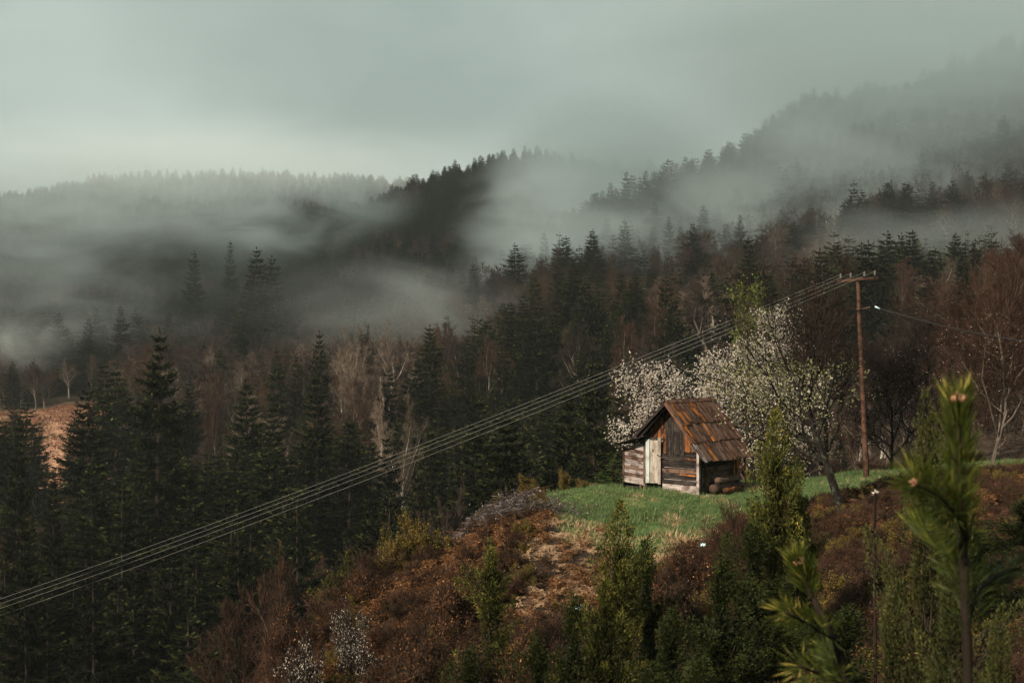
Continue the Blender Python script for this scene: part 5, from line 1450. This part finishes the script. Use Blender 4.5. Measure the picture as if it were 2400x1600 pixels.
# brushwood pile
def brush_pile():
    rng = mix_seed(141); g = Geo(); n = 1500
    c = P(1185, 1205, 49.5); u = rng.normal(size=(n, 3)) * [1.25, .7, .22]
    base = np.array([c.x, c.y, 0]) + u; base[:, 2] = H(base[:, 0], base[:, 1]) + np.abs(u[:, 2]) + .12 * rng.random(n) + .30 * np.exp(-(u[:, 0] / 1.2) ** 2)
    D = rng.normal(size=(n, 3)) * [1, .8, .35]; D = norm(D); ll = rng.uniform(.12, .5, n)[:, None]
    tubes(g, base - D * ll / 2, base + D * ll / 2, rng.uniform(.005, .014, n), .005, 4, np.clip(rng.normal(.45, .3, n), 0, 1))
    kites(g, base + rng.normal(size=(n, 3)) * .12, rng.normal(size=(n, 3)), .10, .05, rng, np.clip(rng.normal(.4, .3, n), 0, 1))
    o = g.obj('brushwood_pile', [M['brush']]); tag(o, 'pile of grey cut branches at the left tip of the grass knoll', 'brush pile')
brush_pile()

# ------------------------------------------------------------------ ground cover (uncountable)
rg = np.random.default_rng(17)
n = 60000
Yc = rg.uniform(44, 75, n); pxc = rg.uniform(1180, 2800, n); Xc = (pxc - 1200) / FPX * Yc
gm = grass_mask(Xc, Yc); k = rg.random(n) < gm * .8; Xc, Yc = Xc[k], Yc[k]
zc = H(Xc, Yc); n = len(Xc)
s = rg.uniform(.5, 1.25, n) * (1 + .8 * fbm(Xc / 1.2, Yc / 1.2))
scatter('grass', [tuft_mesh('tuft', 151), tuft_mesh('tuft_b', 152, 18, .12), tuft_mesh('tuft_c', 153, 14, .15, .14, M['straw'])], np.stack([Xc, Yc, zc], -1),
        np.stack([rg.normal(size=n) * .15, rg.normal(size=n) * .15, rg.uniform(0, 6.28, n)], -1), np.stack([s, s, s], -1),
        np.where(fbm(Xc / 1.1 + 3, Yc / 1.1) + rg.normal(size=n) * .3 + .7 * smooth01((50 - Yc) / 4) > .58, 2, rg.integers(0, 2, n)), 'short green grass with straw patches covering the knoll')
n = 15000
Yc = rg.uniform(22, 56, n); pxc = rg.uniform(350, 2700, n); Xc = (pxc - 1200) / FPX * Yc
gm = grass_mask(Xc, Yc); k = (rg.random(n) > gm * 1.15) & (rg.random(n) < (Yc / 56) ** 1.0); Xc, Yc, pxc = Xc[k], Yc[k], pxc[k]
zc = H(Xc, Yc); n = len(Xc)
zone = fbm(Xc / 2.6, Yc / 2.6)
straw = ((pxc > 1190) & (pxc < 1500) & (Yc > 38.5) & (Yc < 47.5) & (fbm(Xc / .9, Yc / .9 + 40) > -.25)) | ((pxc > 1890) & (pxc < 2000) & (Yc > 42) & (Yc < 47)) | ((pxc>2000)&(pxc<2120)&(Yc>45)&(Yc<50))
dark = (pxc > 1650) & (Yc < 41)
idx = np.where(straw & (rg.random(n) < .65), 3, np.where(dark | (zone < -.22), 2, rg.integers(0, 2, n)))
s = rg.uniform(.35, .95, n) * np.where(idx == 3, .7, 1) * np.interp(Yc, [38, 44, 54], [1, .75, .6])
scatter('bracken', [frond_clump('fern', 161), frond_clump('fern_b', 162, 12, .7, None, .6), frond_clump('fern_c', 163, 12, .8, M['brackendark'], .5), frond_clump('fern_d', 164, 16, .8, M['straw'], .30, .12, .02)],
        np.stack([Xc, Yc, zc], -1), np.stack([rg.normal(size=n) * .2, rg.normal(size=n) * .2, rg.uniform(0, 6.28, n)], -1), np.stack([s, s, s * rg.uniform(.7, 1.3, n)], -1), idx,
        'rust-brown dead bracken and leaves covering the slope below the knoll')
n = 4200
Yc = rg.uniform(24, 54, n); pxc = rg.uniform(400, 2700, n); Xc = (pxc - 1200) / FPX * Yc
k = (grass_mask(Xc, Yc) < .15) & (~((pxc > 1230) & (pxc < 1450) & (Yc > 40) & (Yc < 48))); Xc, Yc, pxc = Xc[k], Yc[k], pxc[k]; n = len(Xc); zc = H(Xc, Yc)
s = rg.uniform(.3, .85, n) * np.interp(Yc, [38, 43, 54], [1, .62, .5])
idx = np.where(rg.random(n) < .4, 0, np.where(rg.random(n) < .25, 1, np.where(rg.random(n) < .5, 2, 3)))
scatter('undergrowth', [SH['twig'], SH['yel'], SH['rust'], SH['dark']], np.stack([Xc, Yc, zc - .03], -1), np.stack([rg.normal(size=n) * .12, rg.normal(size=n) * .12, rg.uniform(0, 6.28, n)], -1), np.stack([s, s, s], -1), idx,
        'low thorny scrub and twigs among the dead bracken')
n = 9000
Yc = rg.uniform(255, 372, n); pxc = rg.uniform(-400, 420, n); Xc = (pxc - 1200) / FPX * Yc
k = rg.random(n) < meadow_mask(Xc, Yc); Xc, Yc = Xc[k], Yc[k]; n = len(Xc); s = rg.uniform(2.5, 6, n)
mm = leafmat('dry_meadow_grass', (.13, .055, .034), (.30, .15, .09), (.40, .22, .14), .2, .8, .1, .2)
scatter('dry_meadow_grass', [tuft_mesh('dry_tuft', 171, 16, .16, .3, mm, .03)], np.stack([Xc, Yc, H(Xc, Yc)], -1), np.stack([np.zeros(n), np.zeros(n), rg.uniform(0, 6.28, n)], -1), np.stack([s, s, s * .8], -1), np.zeros(n),
        'tan dry grass on the small meadow beyond the left spruces')
# ------------------------------------------------------------------ air
def volmat(name, dens, color=(.86, .965, .985), noise=None, aniso=0.0):
    m, nt, L, out = newmat(name)
    v = N(nt, 'ShaderNodeVolumePrincipled')
    v.inputs['Color'].default_value = (*color, 1); v.inputs['Anisotropy'].default_value = aniso
    v.inputs['Density'].default_value = dens
    if noise:
        tc = N(nt, 'ShaderNodeTexCoord')
        ln = N(nt, 'ShaderNodeVectorMath', operation='LENGTH'); L(tc.outputs['Object'], ln.inputs[0])
        fall = N(nt, 'ShaderNodeMapRange', interpolation_type='SMOOTHSTEP'); fall.inputs['From Min'].default_value = 1.0; fall.inputs['From Max'].default_value = .25
        L(ln.outputs['Value'], fall.inputs['Value'])
        geo = N(nt, 'ShaderNodeNewGeometry')
        mp = N(nt, 'ShaderNodeMapping'); mp.inputs['Rotation'].default_value = (0, R(noise.get('rot', 28)), 0); mp.inputs['Scale'].default_value = noise.get('str', (.55, .8, 1.3))
        L(geo.outputs['Position'], mp.inputs[0])
        n = N(nt, 'ShaderNodeTexNoise'); n.inputs['Scale'].default_value = noise['scale']; n.inputs['Detail'].default_value = noise.get('detail', 5); n.inputs['Roughness'].default_value = .58; n.inputs['Distortion'].default_value = noise.get('dist', 1.0)
        L(mp.outputs[0], n.inputs['Vector'])
        mr = N(nt, 'ShaderNodeMapRange', interpolation_type='SMOOTHSTEP'); mr.inputs['From Min'].default_value = noise['lo']; mr.inputs['From Max'].default_value = noise['hi']
        L(n.outputs['Fac'], mr.inputs['Value'])
        a = N(nt, 'ShaderNodeMath', operation='MULTIPLY'); L(fall.outputs[0], a.inputs[0]); L(mr.outputs[0], a.inputs[1])
        b = N(nt, 'ShaderNodeMath', operation='MULTIPLY'); L(a.outputs[0], b.inputs[0]); b.inputs[1].default_value = dens
        L(b.outputs[0], v.inputs['Density'])
    L(v.outputs[0], out.inputs['Volume'])
    return m

def mist(px, py, Y, rx, ry, rz_, dens, scale=.012, lo=.40, hi=.62, tilt=0.0, label=None, rate=.38):
    """a drifting bank of mist: closed ellipsoid filled with uneven density, thinning to nothing at its skin; rx, rz_ in photo pixels, ry in metres"""
    import bmesh
    me = bpy.data.meshes.new('mist_bank'); bm = bmesh.new(); bmesh.ops.create_icosphere(bm, subdivisions=3, radius=1.0); bm.to_mesh(me); bm.free()
    me.materials.append(volmat('mist', dens, noise=dict(scale=scale, lo=lo, hi=hi)))
    o = link(bpy.data.objects.new('mist_bank', me)); o.location = P(px, py, Y)
    o.scale = (rx / FPX * Y, ry, rz_ / FPX * Y); o.rotation_euler = (0, tilt, 0)
    me.materials[0].cycles.volume_step_rate = rate
    return tag(o, label, None, None, 'stuff')
mist(40, 545, 560, 820, 150, 230, .0065, .036, .42, .66, 0, 'grey mist lying over the left slope')
mist(300, 470, 800, 520, 110, 120, .011, .034, .40, .66, 0, 'torn mist drifting in front of the far left ridge')
mist(700, 520, 700, 330, 60, 110, .022, .040, .44, .66, R(-12), 'torn strand of mist left of the dark middle ridge')
mist(190, 720, 400, 420, 60, 170, .008, .042, .45, .68, 0, 'thin mist sinking into the left valley')
mist(60, 800, 380, 150, 34, 90, .018, .060, .42, .66, 0, 'small torn wisp of mist above the tan meadow')
mist(1430, 400, 660, 330, 130, 200, .024, .026, .32, .60, 0, 'bright mist hiding the right end of the middle ridge')
mist(1245, 545, 470, 230, 60, 240, .032, .044, .42, .64, R(22), 'mist plume rising from the middle slope')
mist(1560, 550, 440, 460, 60, 220, .018, .040, .42, .66, 0, 'thin mist on the slope right of the plume')
mist(1980, 470, 460, 760, 70, 270, .017, .034, .38, .64, 0, 'mist drifting across the right slope')
mist(2250, 590, 330, 520, 50, 190, .010, .046, .42, .68, 0, 'low mist behind the tall red-brown tree at right')
mist(2220, 230, 500, 760, 90, 300, .026, .026, .26, .60, 0, 'mist over the right hill')
mist(2150, 60, 620, 1000, 160, 320, .014, .018, .26, .60, 0, 'low cloud on top of the right ridge')
mist(420, 400, 1230, 1150, 280, 125, .0045, .012, .26, .60, 0, 'low cloud hiding the top of the far left ridge')
mist(900, 720, 300, 460, 40, 150, .010, .050, .44, .70, 0, 'faint wisps over the pale bare grove')
def haze():
    g = Geo(); box(g, -1700, 1700, -60, 2200, -75, 190)
    o = g.obj('haze', [volmat('haze_air', .00009)]); tag(o, 'thin grey-green haze filling the valley', None, None, 'stuff')
haze()
# unseen cloud added above the haze to block the sun from the far slopes
def cloud(x, y, z, rx, ry, rz_, dens, label):
    import bmesh
    me = bpy.data.meshes.new('cloud'); bm = bmesh.new(); bmesh.ops.create_icosphere(bm, subdivisions=3, radius=1.0); bm.to_mesh(me); bm.free()
    me.materials.append(volmat('sun_block_vapour', dens, noise=dict(scale=.006, lo=.18, hi=.5)))
    o = link(bpy.data.objects.new('cloud', me)); o.location = (x, y, z); o.scale = (rx, ry, rz_)
    tag(o, label, None, None, 'structure')
cloud(-150, 390, 262, 800, 420, 66, .011, 'added unseen cloud that blocks the sun over the valley')
